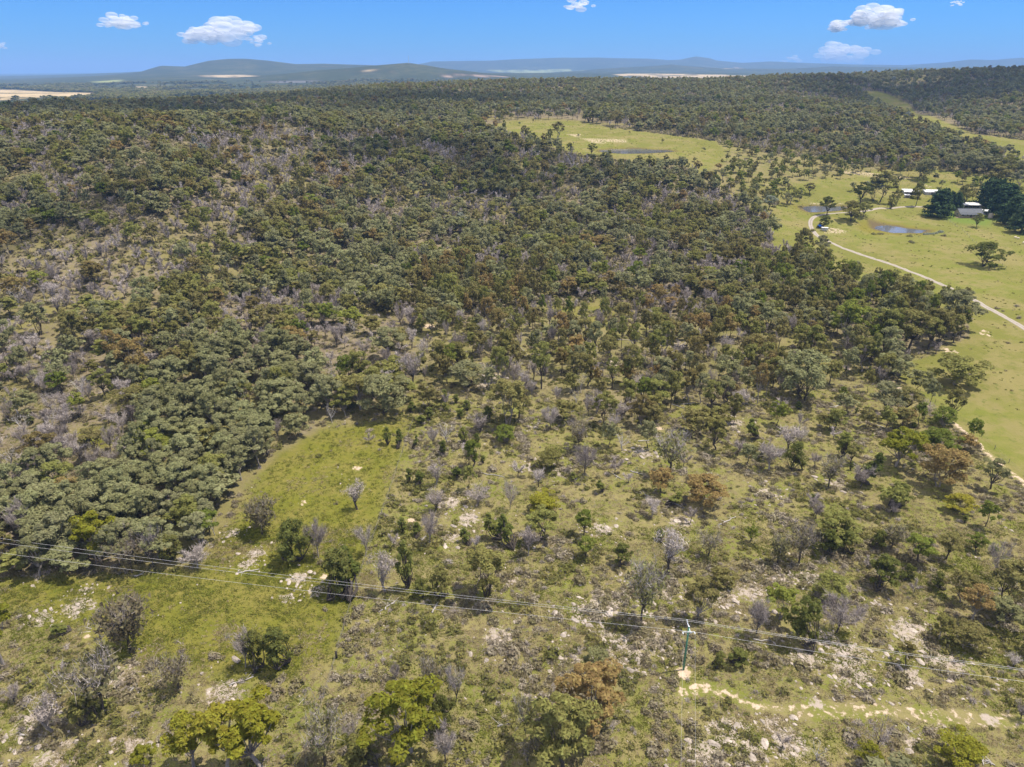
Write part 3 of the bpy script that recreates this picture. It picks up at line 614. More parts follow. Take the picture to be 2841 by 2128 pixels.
# ------------------------------------------------------------------ plant prototypes
def two(seed_fn, name, leafs, bark):
    T, C = seed_fn; return T.mesh('trunk', [bark], True), C.mesh('crown', leafs)
GUM_HQ = [(make_gum(11 + i, int(n * 1.7), 110, .30, R, H, cb, st)) for i, (n, R, H, cb, st) in enumerate([(20, 3.6, 9, 3.0, 1), (17, 3.1, 9, 3.6, 1), (22, 4.0, 8.5, 2.4, 2), (18, 3.3, 9.5, 3.4, 3), (15, 2.6, 9, 3.4, 1), (24, 4.2, 9, 1.6, 2)])]
GUM_H = [two(t, 'gum', [LEAF['g']], BARK) for t in GUM_HQ]
BARE_HQ = [make_bare(40 + i, int(n * 1.7), .034, R, H, ln, False, sp) for i, (n, R, H, ln, sp) in enumerate([(800, 2.3, 7, .4, 1), (700, 1.7, 7.5, .3, .9), (900, 2.8, 6, .5, 1.2), (620, 2.0, 7, .8, 1), (520, 1.5, 5, .3, 1), (420, 2.6, 6.5, 1.1, 1.1), (640, 1.2, 7.5, .5, .9), (360, 2.2, 5.6, .7, 1.3), (900, 2.0, 6, .2, 1)])]
BARE_H = [two(t, 'bare', [LEAF['t']], BARK) for t in BARE_HQ]
STAG_H = [two(make_bare(60 + i, 60, .03, 2.4, 6.5, .5), 'stag', [DEADW], DEADW) for i in range(3)]
HALF_H = [two(make_bare(70 + i, 520, .028, 2.2, 5.2, .3, leaves=420), 'half', [LEAF['t'], LEAF['m']], BARK) for i in range(3)]
CYP_H = [two(make_gum(80 + i, n, 46, .17, R, 4.0, .3, 1, cone=cn), 'cypress', [LEAF['c']], BARK) for i, (n, R, cn) in enumerate([(26, 1.0, .85), (22, .8, .6), (30, 1.2, .7)])]
BUSH_H = [two(make_gum(90 + i, n, 64, .21, R, 4.4, .35, 2), 'bush', [LEAF['d']], BARK) for i, (n, R) in enumerate([(34, 1.75), (30, 1.5), (38, 2.1)])]
AIRY_H = [two(make_bare(76 + i, 700, .026, 2.1, 4.6, .2, leaves=1300), 'airy', [LEAF['t'], LEAF['m']], BARK) for i in range(2)]
PINE_H = [two(make_pine(100 + i, 3000, .62, 4.8 - .5 * i, 12), 'pine', [LEAF['p']], BARK) for i in range(2)]
def joined(T, C, nm, bark, leafs):
    J = MB()
    for src, off in ((T, 0), (C, 1)):
        base = J.n
        for v in src.v: J.v.append(v); J.n += len(v)
        J.f += [tuple(i + base for i in q) for q in src.f]; J.m += [a + off for a in src.m]
    return J.mesh(nm, [bark] + leafs)

# ------------------------------------------------------------------ trees placed one by one, read off the photograph: base x, y, height, width (photograph pixels), kind
HAND = """361 1804 142 129 m|161 1762 39 38 c|681 1852 103 60 b|709 1848 107 62 d|773 1856 120 82 d|494 1908 99 85 h|283 1968 172 130 h|150 2028 103 88 b|232 2010 95 78 d|12 1850 240 120 y|
537 2131 150 110 y|630 2150 185 130 y|730 2144 190 140 y|400 2135 70 60 y|902 2126 150 100 h|45 1950 55 40 b|69 1517 130 70 b|172 1555 145 110 g|275 1560 140 100 y|365 1590 110 70 h|430 1577 130 60 b|481 1560 92 62 d|330 1570 130 90 g|
726 1482 90 85 m|816 1560 125 105 d|885 1547 115 60 b|941 1641 130 100 d|967 1633 135 70 c|1070 1641 110 65 b|1126 1633 150 50 c|1165 1658 55 52 d|1229 1658 96 62 d|1349 1650 130 115 o|1117 1478 50 28 c|1158 1482 40 26 c|1195 1508 86 50 b|1014 1542 92 55 b|
1289 1504 46 30 c|1358 1495 86 42 c|1397 1512 100 45 c|1465 1542 80 50 b|1495 1500 92 82 o|1620 1487 78 50 l|1624 1547 62 45 l|1723 1564 66 52 d|1856 1590 122 75 b|1830 1495 36 22 c|1779 1727 160 92 h|1143 2088 172 185 y|1225 2019 88 70 d|1203 1942 105 65 h|1263 1955 110 55 b|1190 1865 42 35 b|
1646 2015 152 168 r|1564 2130 168 172 o|1457 2054 112 62 h|1465 2122 70 60 h|1551 1972 62 55 b|1001 2132 88 95 d|976 2062 62 60 b|1238 2122 92 65 b|1934 1714 116 78 o|1964 1542 72 60 h|2080 1504 52 34 l|2157 1564 76 56 m|2217 1560 112 70 h|2295 1542 82 56 d|2342 1534 72 50 d|2320 1504 92 112 o|
2436 1521 60 48 d|2471 1521 66 60 m|2445 1628 104 86 d|2518 1607 46 40 d|2544 1560 78 72 l|2625 1551 80 60 o|2707 1530 52 46 l|2600 1633 52 42 d|2664 1671 92 66 o|2694 1723 112 72 r|2784 1693 142 95 o|2754 1598 132 55 b|2604 1774 76 50 o|2681 1800 72 92 o|2308 1663 72 88 o|
2097 1762 112 62 b|2161 1714 92 82 l|2217 1787 142 92 d|2320 1753 104 108 b|1994 1847 42 40 d|2050 1839 42 58 d|2428 2075 92 72 b|2660 2128 86 115 y|2406 2132 66 60 y|2636 1066 80 128 O|2353 955 112 88 l|2436 968 100 45 o|2454 972 112 60 o|2518 976 112 92 o|2587 946 90 60 o|2597 959 92 60 o|2651 912 106 92 g|
2230 1107 132 132 g|2454 1148 92 82 g|2505 1152 80 62 o|2213 1135 24 22 c|2080 1221 70 36 c|2134 1307 78 72 b|2187 1251 72 74 b|2204 1303 82 60 d|2338 1268 86 46 c|2359 1285 60 42 o|2484 1294 112 112 y|2535 1230 38 32 c|2574 1247 54 48 l|2600 1255 68 82 l|2608 1354 114 116 r|2488 1397 64 64 d|2419 1346 106 52 c|
2299 1350 82 62 h|2385 1354 62 52 b|1955 1397 82 104 r|2256 1393 30 22 c|2338 1105 34 24 l|2621 1182 52 62 l|2655 1418 52 72 y|2560 1165 60 40 b|1057 1152 112 124 g|959 1152 82 62 o|1075 998 88 82 g|1294 1071 68 98 g|1145 1071 122 52 b|1405 1019 102 48 o|1502 1079 132 60 o|1407 1174 122 102 o|1440 1160 90 60 o|
1233 1114 42 26 c|1266 1118 30 20 c|1236 1142 28 20 c|1193 1165 44 28 c|1143 1144 34 24 c|1169 1178 32 30 c|1276 1161 30 22 c|1294 1139 32 24 c|1075 1232 54 29 c|1109 1238 56 25 c|1156 1243 42 17 c|1285 1230 52 27 c|1229 1264 54 24 c|1135 1341 56 22 c|1165 1341 44 30 c|1268 1328 40 32 c|1590 1333 28 20 c|1663 1367 44 26 c|1878 1401 44 38 c|1354 1165 48 32 c|
1405 1225 46 58 l|1525 1303 62 66 o|1525 1191 68 50 b|1607 1247 84 55 h|1620 1316 88 60 b|1680 1182 92 60 o|1702 1204 60 40 b|1809 1195 78 52 o|1779 1182 88 60 r|1856 1311 112 92 h|993 1414 78 58 b|1208 1346 60 45 b|1208 1414 72 52 b|1324 1397 58 62 b|1414 1414 84 42 b|1500 1420 50 84 y|1330 1200 70 50 b|1300 1290 46 40 h|
2728 739 64 84 D|2294 596 46 42 D|2287 632 32 36 d|2360 614 52 50 o|2395 602 40 36 o|2372 612 28 30 o|2386 565 54 52 D|2438 560 74 60 o|2422 556 54 44 s|2469 579 37 23 d|2486 568 38 26 o|2280 704 48 40 g|2225 713 72 50 o|2709 631 36 27 o|2192 566 44 34 o|2183 572 34 26 g|2132 582 36 34 s|2300 470 40 34 o|2340 455 38 30 o|2560 500 52 56 g|2690 480 54 60 g|
2600 602 70 62 P|2634 582 46 32 P|2652 581 44 30 P|2738 566 66 56 P|2757 582 78 60 P|2782 603 84 70 P|2808 624 78 64 P|2832 646 76 60 P|2612 588 60 44 P|2672 573 56 40 o|2540 573 60 26 o|2050 480 34 30 o|1985 528 40 32 d|2005 500 30 24 g|2095 535 30 26 d|2060 540 26 24 d|2153 530 32 28 l|2246 540 30 28 o|2760 520 54 50 o|2815 530 50 44 g|2790 490 50 44 o|2750 455 40 40 d|2700 425 26 28 o|
1545 385 40 36 o|1480 398 28 24 d|1525 388 28 20 d|1640 430 30 26 o|1690 440 22 20 d|1386 372 14 10 c|1548 362 12 8 c|1710 350 40 40 o|1640 340 40 38 d|2190 900 30 26 l|2745 745 18 16 l|2760 748 16 14 l"""
HAND = [q.split() for q in HAND.replace('\n', '').split('|')]
# kind letter -> (species, leaf colour, colour word)
WORDS = {'g': 'grey-green', 'o': 'olive', 'y': 'yellow-green', 'r': 'rusty orange', 'd': 'dark green', 'c': 'deep green', 's': 'silvery', 'l': 'bright green', 'm': 'brown-olive', 'b': 'grey leafless', 'h': 'half-dead grey', 'p': 'dark', 'w': 'bleached white'}
TREES = []      # dict(x, y, h, w, sp, col, hand)
for q in HAND:
    tx, ty, h, w = map(float, q[:4]); k = q[4]
    x, y = px(tx, ty); _, _, dep = project(x, y, hz(x, y)); el = math.atan2(CAM_H - hz(x, y), math.hypot(x, y))
    hm_ = h / K * dep / FPX / max(.5, math.cos(el)) * float(np.interp(math.degrees(el), [10, 35], [1.08, .88])); wm = w / K * dep / FPX
    sp = {'b': 'bare', 'h': 'half', 'c': 'cypress', 'd': 'bush', 'm': 'airy', 'P': 'pine'}.get(k, 'gum')
    col = {'O': 'o', 'D': 'd', 'P': 'p', 'b': 't'}.get(k, k)
    TREES.append(dict(x=x, y=y, h=hm_, w=wm, sp=sp, col=col, hand=True, k=k, flat=k == 'O'))
HX = np.array([t['x'] for t in TREES]); HY = np.array([t['y'] for t in TREES]); HW = np.array([t['w'] for t in TREES])

# ------------------------------------------------------------------ the wood: a jittered grid of trees thinned by what grows where
def wood():
    out = []
    for y0, y1, cell in ((62, 330, 4.8), (330, 820, 5.5), (820, 1950, 6.9)):
        gx = np.arange(-1250, 1350, cell); gy = np.arange(y0, y1, cell); X, Y = np.meshgrid(gx, gy); X = X.ravel() + rng.uniform(-.48, .48, X.size) * cell; Y = Y.ravel() + rng.uniform(-.48, .48, Y.size) * cell
        k = np.abs(X) < .80 * Y + 42; X, Y = X[k], Y[k]; n = len(X)
        u = rng.random(n); d = np.full(n, .86); thin = fbm(X / 42, Y / 42, 9, 3); d -= .5 * sstep(.54, .68, thin)
        mixk = fbm(X / 30, Y / 30, 21, 3); bar = fbm(X / 38, Y / 38, 33, 3); pb = .16 + .62 * sstep(.46, .62, bar); po = .10 + .55 * sstep(.50, .66, mixk); pr = .015 + .11 * sstep(.58, .7, fbm(X / 26, Y / 26, 55, 2)); pc = .03 * np.ones(n); pl = .02 * np.ones(n); ps = .001 * np.ones(n); scl = np.ones(n)
        def put(poly, **kw):
            m = in_poly(X, Y, poly)
            for a, v in kw.items(): loc[a][m] = v
        loc = dict(d=d, pb=pb, po=po, pr=pr, pc=pc, pl=pl, scl=scl)
        put(GROVE, d=.92, pb=.04, po=.08, pr=.02, pc=.02); put(OLIVEP, po=.6, pr=.12, pb=.1)
        for b in BAREP: put(b, pb=.72, d=.8, po=.08)
        put(STAND, d=.66, pb=.05, po=.55, pl=.16, pr=.03, scl=1.12); put(OPENW, d=.62, po=.36, pr=.12, pb=.34, pc=.06)
        put(SCRUBZ, d=.06, pb=.46, po=.26, pr=.05, pc=.10, pl=.04, scl=.62); put(LUSH, d=.004); put(MIDGR, d=.10); put(GLADE, d=.0)
        put(YOUNG, d=.40, pl=.30, pb=.03, pc=.08, po=.38, scl=.72); put(CLEARING, d=.006, scl=.4); put(STRIP, d=0.0); put(PADDOCK, d=.0); put(UPPERP, d=.11, pl=.22, pb=.03, pc=.06, po=.4, scl=.8)
        sm = in_poly(X, Y, SCRUBZ) & ~in_poly(X, Y, LUSH); d[sm] = np.interp(Y[sm], [80, 105, 125, 150, 185], [.012, .022, .075, .15, .24]) * (.35 + 1.3 * sstep(.40, .60, fbm(X[sm] / 13, Y[sm] / 13, 66, 2))); scl[sm] = np.interp(Y[sm], [100, 180], [.55, .86]); rb = in_poly(X, Y, RIGHTB) & sm; d[rb] = .22; po[rb] = .42; pb[rb] = .24; pl[rb] = .12; scl[rb] = .72
        edge = poly_sd(X, Y, CLEARING); d = np.where((edge > 0) & (edge < 35), d * (.15 + .85 * edge / 35), d); edge = poly_sd(X, Y, CLEARING); d = np.where((edge < 0) & (edge > -22), .05, d); loc['d'] = d
        far = Y > 700; pb[far] *= .75
        d[Y > np.interp(X / Y, [-.75, -.62, -.5, -.38, -.30, -.22], [820, 880, 1010, 1150, 1420, 2000])] = 0
        keep = u < d
        for poly, lev in PONDS: keep &= poly_sd(X, Y, poly) > 3
        keep &= line_d(X, Y, ROAD[::6]) > 4
        for i in range(len(HX)): keep &= (X - HX[i]) ** 2 + (Y - HY[i]) ** 2 > (.42 * HW[i] + 1.3) ** 2
        X, Y, scl = X[keep], Y[keep], scl[keep]; pb, po, pr, pc, pl, ps = (a[keep] for a in (pb, po, pr, pc, pl, ps)); n = len(X); q = rng.random(n)
        kk = np.full(n, 'g'); acc = np.zeros(n)
        for nm, p in (('b', pb), ('c', pc), ('l', pl), ('s', ps), ('r', pr), ('o', po)):
            kk[(q >= acc) & (q < acc + p)] = nm; acc = acc + p
        Z = height(X, Y); tx, ty, dep = project(X, Y, Z)
        H = np.where(kk == 'c', rng.uniform(2.2, 4.6, n), np.where(kk == 'b', rng.uniform(4.5, 8.0, n), np.clip(rng.normal(9.4, 1.7, n), 5.2, 13.5))) * scl
        W = np.where(kk == 'c', rng.uniform(1.5, 2.4, n), np.where(kk == 'b', rng.uniform(3.4, 5.6, n), np.clip(rng.normal(6.6, 1.4, n), 3.6, 10.5))) * scl
        slim = (in_poly(X, Y, OPENW) | in_poly(X, Y, STAND) | in_poly(X, Y, OLIVEP)); W = np.where(slim, W * .76, W); H = np.where(slim, H * 1.08, H)
        out.append((X, Y, Z, H, W, kk, tx, ty, dep))
    return [np.concatenate([o[i] for o in out]) for i in range(9)]
WX, WY, WZ, WH, WW, WK, WTX, WTY, WD = wood()
# the largest of each kind in view become trees of their own, the rest one wood
inview = (WTX > -20) & (WTX < 2860) & (WTY < 2170) & (WTY > 150); size_px = WH / WD
single = np.zeros(len(WX), bool)
n_hand = {s: sum(t['sp'] == s for t in TREES) for s in ('gum', 'bare', 'cypress')}
for letters, sp, quota in (('gorsl', 'gum', 296), ('b', 'bare', 190), ('c', 'cypress', 110)):
    c = np.where(inview & np.isin(WK, list(letters)))[0]; c = c[np.argsort(-size_px[c])][:max(0, quota - n_hand[sp])]; single[c] = True
    for i in c:
        kq = str(WK[i]); TREES.append(dict(x=WX[i], y=WY[i], h=WH[i], w=WW[i], sp=sp, col='t' if kq == 'b' else kq, hand=False, k=kq, flat=False))

# ------------------------------------------------------------------ labels that say which tree
MARKS = [(project(*px(a, b), hz(*px(a, b))), s) for a, b, s in [(1897,1860,'the green power pole'),(361,1804,'the round bush-tree on the grass'),(745,1850,'the dark tree pair on the grass'),(2060,1935,'the bare earth scar'),(2636,1066,'the lone spreading paddock tree'),(2250,612,'the gravel road bend'),
 (2690,600,'the grey-roofed farmhouse'),(2490,636,'the long farm dam'),(1057,1152,'the big domed tree mid-slope'),(2484,1294,'the yellow-green spreading tree'),(1646,2015,'the rusty tree below the wires'),(1740,1795,'the white rock outcrop'),(2561,1118,'the dirt track bend'),(2454,972,'the tall gum row'),
 (1143,2088,'the yellow gum at the bottom'),(266,1204,'the small green glade'),(991,1300,'the pale dirt spot on grass'),(1525,1303,'the fan-shaped olive tree'),(1405,1225,'the bright green tree in scrub'),(1830,950,'the fallen timber pile'),(60,2080,'the bottom left corner'),(2780,2080,'the bottom right corner'),(2084,1637,'the slanting rock slabs'),
 (275,1560,'the bright tree at the grove edge'),(2608,1354,'the rusty tree by the track'),(1302,1439,'the white stone heap'),(2445,1628,'the dense dark bush-tree'),(40,1400,'the left end of the grove'),(640,1300,'the right side of the grove'),(1720,420,'the far clearing dam'),(2540,1753,'the rocky right slope'),(600,2120,'the yellow gums at the bottom'),(2230,1107,'the broad grey-green tree'),
 (1500,820,'the small grassy opening'),(120,1080,'the leafless patch'),(2820,1720,'the wires at the right edge'),(20,1520,'the wires at the left edge'),(800,980,'the middle of the forest edge'),(2300,880,'the middle of the gum stand')]]
ORD = 'nearest second third fourth fifth sixth seventh eighth ninth tenth eleventh twelfth thirteenth fourteenth fifteenth sixteenth seventeenth eighteenth nineteenth twentieth'.split()
USED = {}
def place_words(x, y, what):
    tx, ty, _ = project(x, y, hz(x, y)); best = None
    for (ux, uy, _), s in MARKS:
        d = math.hypot(tx - ux, (ty - uy) * 1.4)
        if d > 8 and (best is None or d < best[0]): best = (d, s, tx - ux, ty - uy)
    d, s, dx, dy = best; side = ('left of' if dx < 0 else 'right of') if abs(dx) > abs(dy) * 1.3 else ('behind' if dy < 0 else 'in front of')
    k = (what, s, side); n = USED.get(k, 0); USED[k] = n + 1; return d, s, side
LONG = []
def number_words(items):
    """items: (object, what, x, y); gives each a label no other has"""
    cells = {}
    for o, what, x, y in items:
        d, s, side = place_words(x, y, what); cells.setdefault((what, s, side), []).append((d, o))
    for (what, s, side), l in cells.items():
        l.sort(key=lambda q: q[0])
        if len(l) > 20: LONG.append((what, s, side, len(l)))
        for i, (d, o) in enumerate(l):
            o['label'] = f'{what} {side} {s}' if len(l) == 1 else f'{what} {side} {s}, {ORD[min(i, 19)]}' + ('' if i == 0 else ' nearest')
SHAPE = lambda t: ('tall ' if t['h'] > 9.3 else 'small ' if t['h'] < 5.2 else '') if t['sp'] == 'gum' else ''
PROTO = {'gum': (GUM_H, 9.0, 7.0), 'bare': (BARE_H, 7.0, 4.4), 'half': (HALF_H, 5.2, 4.2), 'airy': (AIRY_H, 4.6, 4.2), 'cypress': (CYP_H, 4.0, 2.2), 'bush': (BUSH_H, 4.4, 4.0), 'pine': (PINE_H, 12.0, 8.4)}
NAMES = {'gum': 'gum_tree', 'bare': 'bare_tree', 'half': 'bare_tree', 'airy': 'bush_tree', 'cypress': 'cypress_tree', 'bush': 'bush_tree', 'pine': 'pine_tree'}
GROUPS = {'gum_tree': 'gum trees of the open bush', 'bare_tree': 'leafless trees of the open bush', 'cypress_tree': 'young cypress trees on the slope', 'bush_tree': 'dense bush-trees on the slope', 'pine_tree': 'dark pines around the farmhouse'}
def own_slot(o, m, i=0): o.material_slots[i].link = 'OBJECT'; o.material_slots[i].material = m
items = []
for t in TREES:
    P, h0, w0 = PROTO[t['sp']]; x, y = float(t['x']), float(t['y']); z = hz(x, y) - .05
    if t['flat']: v = 5
    elif t['sp'] == 'gum':
        asp = t['w'] / t['h']; v = int(rng.choice([4, 1] if asp < .6 else [0, 1, 3] if asp < .9 else [0, 2, 5] if asp < 1.15 else [2, 5]))
    else: v = int(rng.integers(len(P)))
    tr, cr = P[v]; wv = {'gum': [7.0, 6.0, 7.8, 6.4, 5.1, 8.2], 'bare': [4.4, 3.6, 5.6, 4.0, 3.0, 5.2, 2.8, 4.8, 4.0], 'bush': [4, 3.4, 4.8], 'cypress': [2.1, 1.7, 2.6], 'pine': [8.8, 7.8], 'half': [4.2] * 3, 'airy': [4.6] * 2}[t['sp']][v]
    sx = t['w'] / wv; sz = t['h'] / h0
    stag = t['sp'] == 'bare' and not t['hand'] and rng.random() < .2
    if stag: tr, cr = STAG_H[int(rng.integers(3))]
    e = link(NAMES[t['sp']], None, None, (x, y, z), float(rng.uniform(0, 6.28)), (sx, sx, sz)); e.empty_display_size = .5
    a = link('trunk', tr, e); b = link('crown' if t['sp'] != 'bare' else 'branches', cr, e)
    if t['sp'] in ('gum', 'bush', 'cypress', 'pine') : own_slot(b, LEAF[t['col'] if t['col'] in LEAF else 'd'])
    if t['sp'] == 'bare' and not stag and rng.random() < .4: own_slot(a, BARKP)
    if not stag and (rng.random() < .22 or t['k'] in 'yr') and t['sp'] == 'gum': own_slot(a, BARKP)
    nm = NAMES[t['sp']]; tag(e, 'x', 'tree', GROUPS[nm])
    word = 'bleached dead' if stag else WORDS.get(t['k'].lower(), 'olive'); noun = {'gum': 'gum tree', 'bare': 'tree', 'half': 'tree', 'airy': 'bush-tree', 'cypress': 'cypress', 'bush': 'bush-tree', 'pine': 'pine'}[t['sp']]
    items.append((e, f"{SHAPE(t)}{word} {noun}".strip(), x, y))
number_words(items)

# ------------------------------------------------------------------ the rest of the wood
rest = ~single
LODM = [(make_gum(200 + i, int(n * 1.6), 40, .55, R, H, cb, 1, True)) for i, (n, R, H, cb) in enumerate([(17, 3.5, 9, 3.0), (14, 3.0, 9, 3.4), (19, 3.9, 8.6, 2.6)])]
LODF = [(make_gum(210 + i, 18, 16, 1.05, R, H, cb, 1, True)) for i, (R, H, cb) in enumerate([(3.4, 9, 3.0), (3.0, 9, 3.2)])]
bM = [make_bare(220 + i, 460, .06, 2.2, 7, .4, True) for i in range(3)]; bF = [make_bare(230 + i, 130, .16, 2.3, 7, .4, True) for i in range(2)]
pm, look = [], {}
for k in 'gorsl':
    for i, (T, C) in enumerate(LODM): look[(k, 0, i)] = len(pm); pm.append(joined(T, C, 'gum_tree', BARK, [LEAF[k]]))
    for i, (T, C) in enumerate(LODF): look[(k, 1, i)] = len(pm); pm.append(joined(T, C, 'gum_tree', BARK, [LEAF[k]]))
def wood_object(name, label, letters, protos, pick):
    m = rest & np.isin(WK, list(letters)); I = np.where(m)[0]; n = len(I)
    idx = np.array([pick(WK[i], WY[i]) for i in I], np.int32)
    h0 = {'g': 9., 'b': 7., 'c': 4.}[letters[0]]; w0 = {'g': 7., 'b': 4.4, 'c': 2.2}[letters[0]]
    rot = np.stack([rng.normal(0, .05, n), rng.normal(0, .05, n), rng.uniform(0, 6.28, n)], 1)
    scl = np.stack([WW[I] / w0, WW[I] / w0, WH[I] / h0], 1)
    scatter(name, label, 'wood', np.stack([WX[I], WY[I], WZ[I] - .1], 1), rot, scl, idx, protos); return n
n1 = wood_object('gum_woodland', 'grey-green and olive gum woodland covering the hills beyond', 'gorsl', pm, lambda k, y: look[(k, 0, int(rng.integers(3)))] if y < 480 else look[(k, 1, int(rng.integers(2)))])
bp = [joined(T, C, 'bare_tree', BARK, [LEAF['t']]) for T, C in bM + bF]
n2 = wood_object('bare_woodland', 'purplish grey leafless trees mixed through the woodland', 'b', bp, lambda k, y: int(rng.integers(3)) if y < 480 else 3 + int(rng.integers(2)))
cpm = [joined(*make_ovoid(240 + i, 160, .55, 1.1, 4, .4, .6), 'cypress_tree', BARK, [LEAF['c']]) for i in range(2)]
n3 = wood_object('cypress_woodland', 'dark young cypress trees dotted through the woodland', 'c', cpm, lambda k, y: int(rng.integers(2)))
# far woods beyond two kilometres
def far_wood():
    n = 50000; Y = 1900 * (4000 / 1900) ** rng.random(n); X = rng.uniform(-.85, .85, n) * Y; d = sstep(.40, .52, fbm(X / 260, Y / 420, 77, 4)) * .95 + .03
    for p, c in FIELDS:
        for f in (0, .05, .1, .15): d = np.where(in_poly(X * (1 + f), Y * (1 + f), p), .012 if f == 0 else d * .3, d)
    k = rng.random(n) < d; X, Y = X[k], Y[k]; n = len(X); Z = height(X, Y); s = rng.uniform(.8, 1.35, n) 
    C = [joined(*make_gum(260 + i, 8, 9, 2.6, 4.4, 9, 1.5, 1, True), 'far_tree', BARK, [LEAF[c]]) for i, c in enumerate('ddo')]
    scatter('far_woods', 'blue-green belts of trees on the far plain', 'wood', np.stack([X, Y, Z - .3], 1), np.stack([np.zeros(n), np.zeros(n), rng.uniform(0, 6.28, n)], 1), np.stack([s * 1.5, s * 1.5, s * .9], 1), rng.integers(0, 3, n).astype(np.int32), C)
far_wood()
print('WOOD', len(WX), n1, n2, n3, 'single', len(TREES))

# ------------------------------------------------------------------ scrub, grass, stones
def zone_label(o, what, x, y, grp):
    d, s, side = place_words(x, y, what); o['label'] = f'{what} {side} {s}'; o['group'] = f'{grp} {side} {s}'
SHR = [make_shrub(300 + i, n, .26, R, H, tw) for i, (n, R, H, tw) in enumerate([(150, .9, .9, .45), (120, .7, .8, .55), (170, 1.1, .8, .35)])]
SHM = [s.mesh('shrub', [LEAF['u'], LEAF['t']]) for s in SHR] + [s.mesh('shrub', [LEAF['v'], LEAF['t']]) for s in SHR[:2]] + [make_shrub(309, 120, .2, .8, .7, .95).mesh('shrub', [LEAF['u'], LEAF['t']])]
def clear_of(X, Y):
    k = np.ones(len(X), bool)
    for p in DIRT[:1]: k &= poly_sd(X, Y, p) > .3
    for x, y, s in SPOTS: k &= np.hypot(X - x, Y - y) > s
    for pl, w in TRACKS: k &= line_d(X, Y, pl) > w * 1.2
    return k
sitems = []
def scrub():
    n = 46000; Y = np.sqrt(rng.uniform(58 ** 2, 290 ** 2, n)); X = rng.uniform(-1, 1, n) * (.78 * Y + 30)
    d = .09 + .75 * sstep(.41, .59, fbm(X / 11, Y / 11, 91, 3)); m = in_poly(X, Y, SCRUBZ); d = np.where(m, d, np.where(in_poly(X, Y, OPENW), d * .6, .30)); d = np.where(in_poly(X, Y, LUSH), .012 + .25 * sstep(.60, .68, fbm(X / 7, Y / 7, 14, 2)) * (Y < 98), d); d = np.where(in_poly(X, Y, PADDOCK), .006, d)
    k = (rng.random(n) < d) & clear_of(X, Y); X, Y = X[k], Y[k]; n = len(X); Z = height(X, Y); s = rng.uniform(.45, 1.15, n) * (1 + .5 * (rng.random(n) < .12)); gr = vnoise(X / 9, Y / 9, 5)
    idx = np.where(rng.random(n) < .18, 5, np.where(gr > .62, 3 + rng.integers(0, 2, n), rng.integers(0, 3, n))).astype(np.int32)
    tx, ty, dep = project(X, Y, Z); vis = (tx > 0) & (tx < 2841) & (ty < 2128); o = np.argsort(-(s / dep) * vis)[:260]; big = np.zeros(n, bool); big[o] = True
    for i in o:
        e = link('shrub', SHM[idx[i]], None, (X[i], Y[i], Z[i] - .05), float(rng.uniform(0, 6.28)), (s[i], s[i], s[i] * rng.uniform(.8, 1.2)))
        big_ = 'broad ' if s[i] > 1.25 else 'small ' if s[i] < .95 else ''; tag(e, 'x', 'shrub'); sitems.append((e, big_ + {3: 'green scrub bush', 4: 'green scrub bush', 5: 'leafless twiggy shrub'}.get(int(idx[i]), 'brown-olive scrub bush'), float(X[i]), float(Y[i]))); e['group'] = 'low scrub bushes on the slope'
    r = ~big; c = r.sum(); sc = np.stack([s[r], s[r], s[r] * rng.uniform(.8, 1.2, c)], 1)
    scatter('undergrowth', 'brown and olive scrub covering the rocky slope', 'scrub', np.stack([X[r], Y[r], Z[r] - .05], 1), np.stack([np.zeros(c), np.zeros(c), rng.uniform(0, 6.28, c)], 1), sc, idx[r], SHM); return n
def grass():
    n = 200000; Y = np.sqrt(rng.uniform(58 ** 2, 240 ** 2, n)); Y[:62000] = np.sqrt(rng.uniform(58 ** 2, 135 ** 2, 62000)); X = rng.uniform(-1, 1, n) * (.78 * Y + 30); k = clear_of(X, Y) & ~in_poly(X, Y, GROVE) & ~in_poly(X, Y, PADDOCK) & (Y < 240 - 90 * rng.random(n) ** 2); X, Y = X[k], Y[k]
    d = .35 + .65 * sstep(.35, .6, fbm(X / 4, Y / 4, 61, 2)); k = rng.random(len(X)) < d; X, Y = X[k], Y[k]; n = len(X); Z = height(X, Y); dry = vnoise(X / 6, Y / 6, 8) + rng.normal(0, .16, n) - .25 * in_poly(X, Y, LUSH)
    P = [make_tuft(400 + i).mesh('grass_tuft', [LEAF['q']]) for i in range(3)] + [make_tuft(410 + i).mesh('grass_tuft', [LEAF['w']]) for i in range(2)] + [make_tuft(415).mesh('grass_tuft', [LEAF['u']])]
    idx = np.where(dry > .50, 3 + rng.integers(0, 3, n), rng.integers(0, 3, n)).astype(np.int32); s = rng.uniform(.5, 1.2, n)
    scatter('grass', 'tufts of green and straw coloured grass over the slope', 'grass', np.stack([X, Y, Z], 1), np.stack([np.zeros(n), np.zeros(n), rng.uniform(0, 6.28, n)], 1), np.stack([s, s, s * rng.uniform(.6, 1.1, n)], 1), idx, P); return n
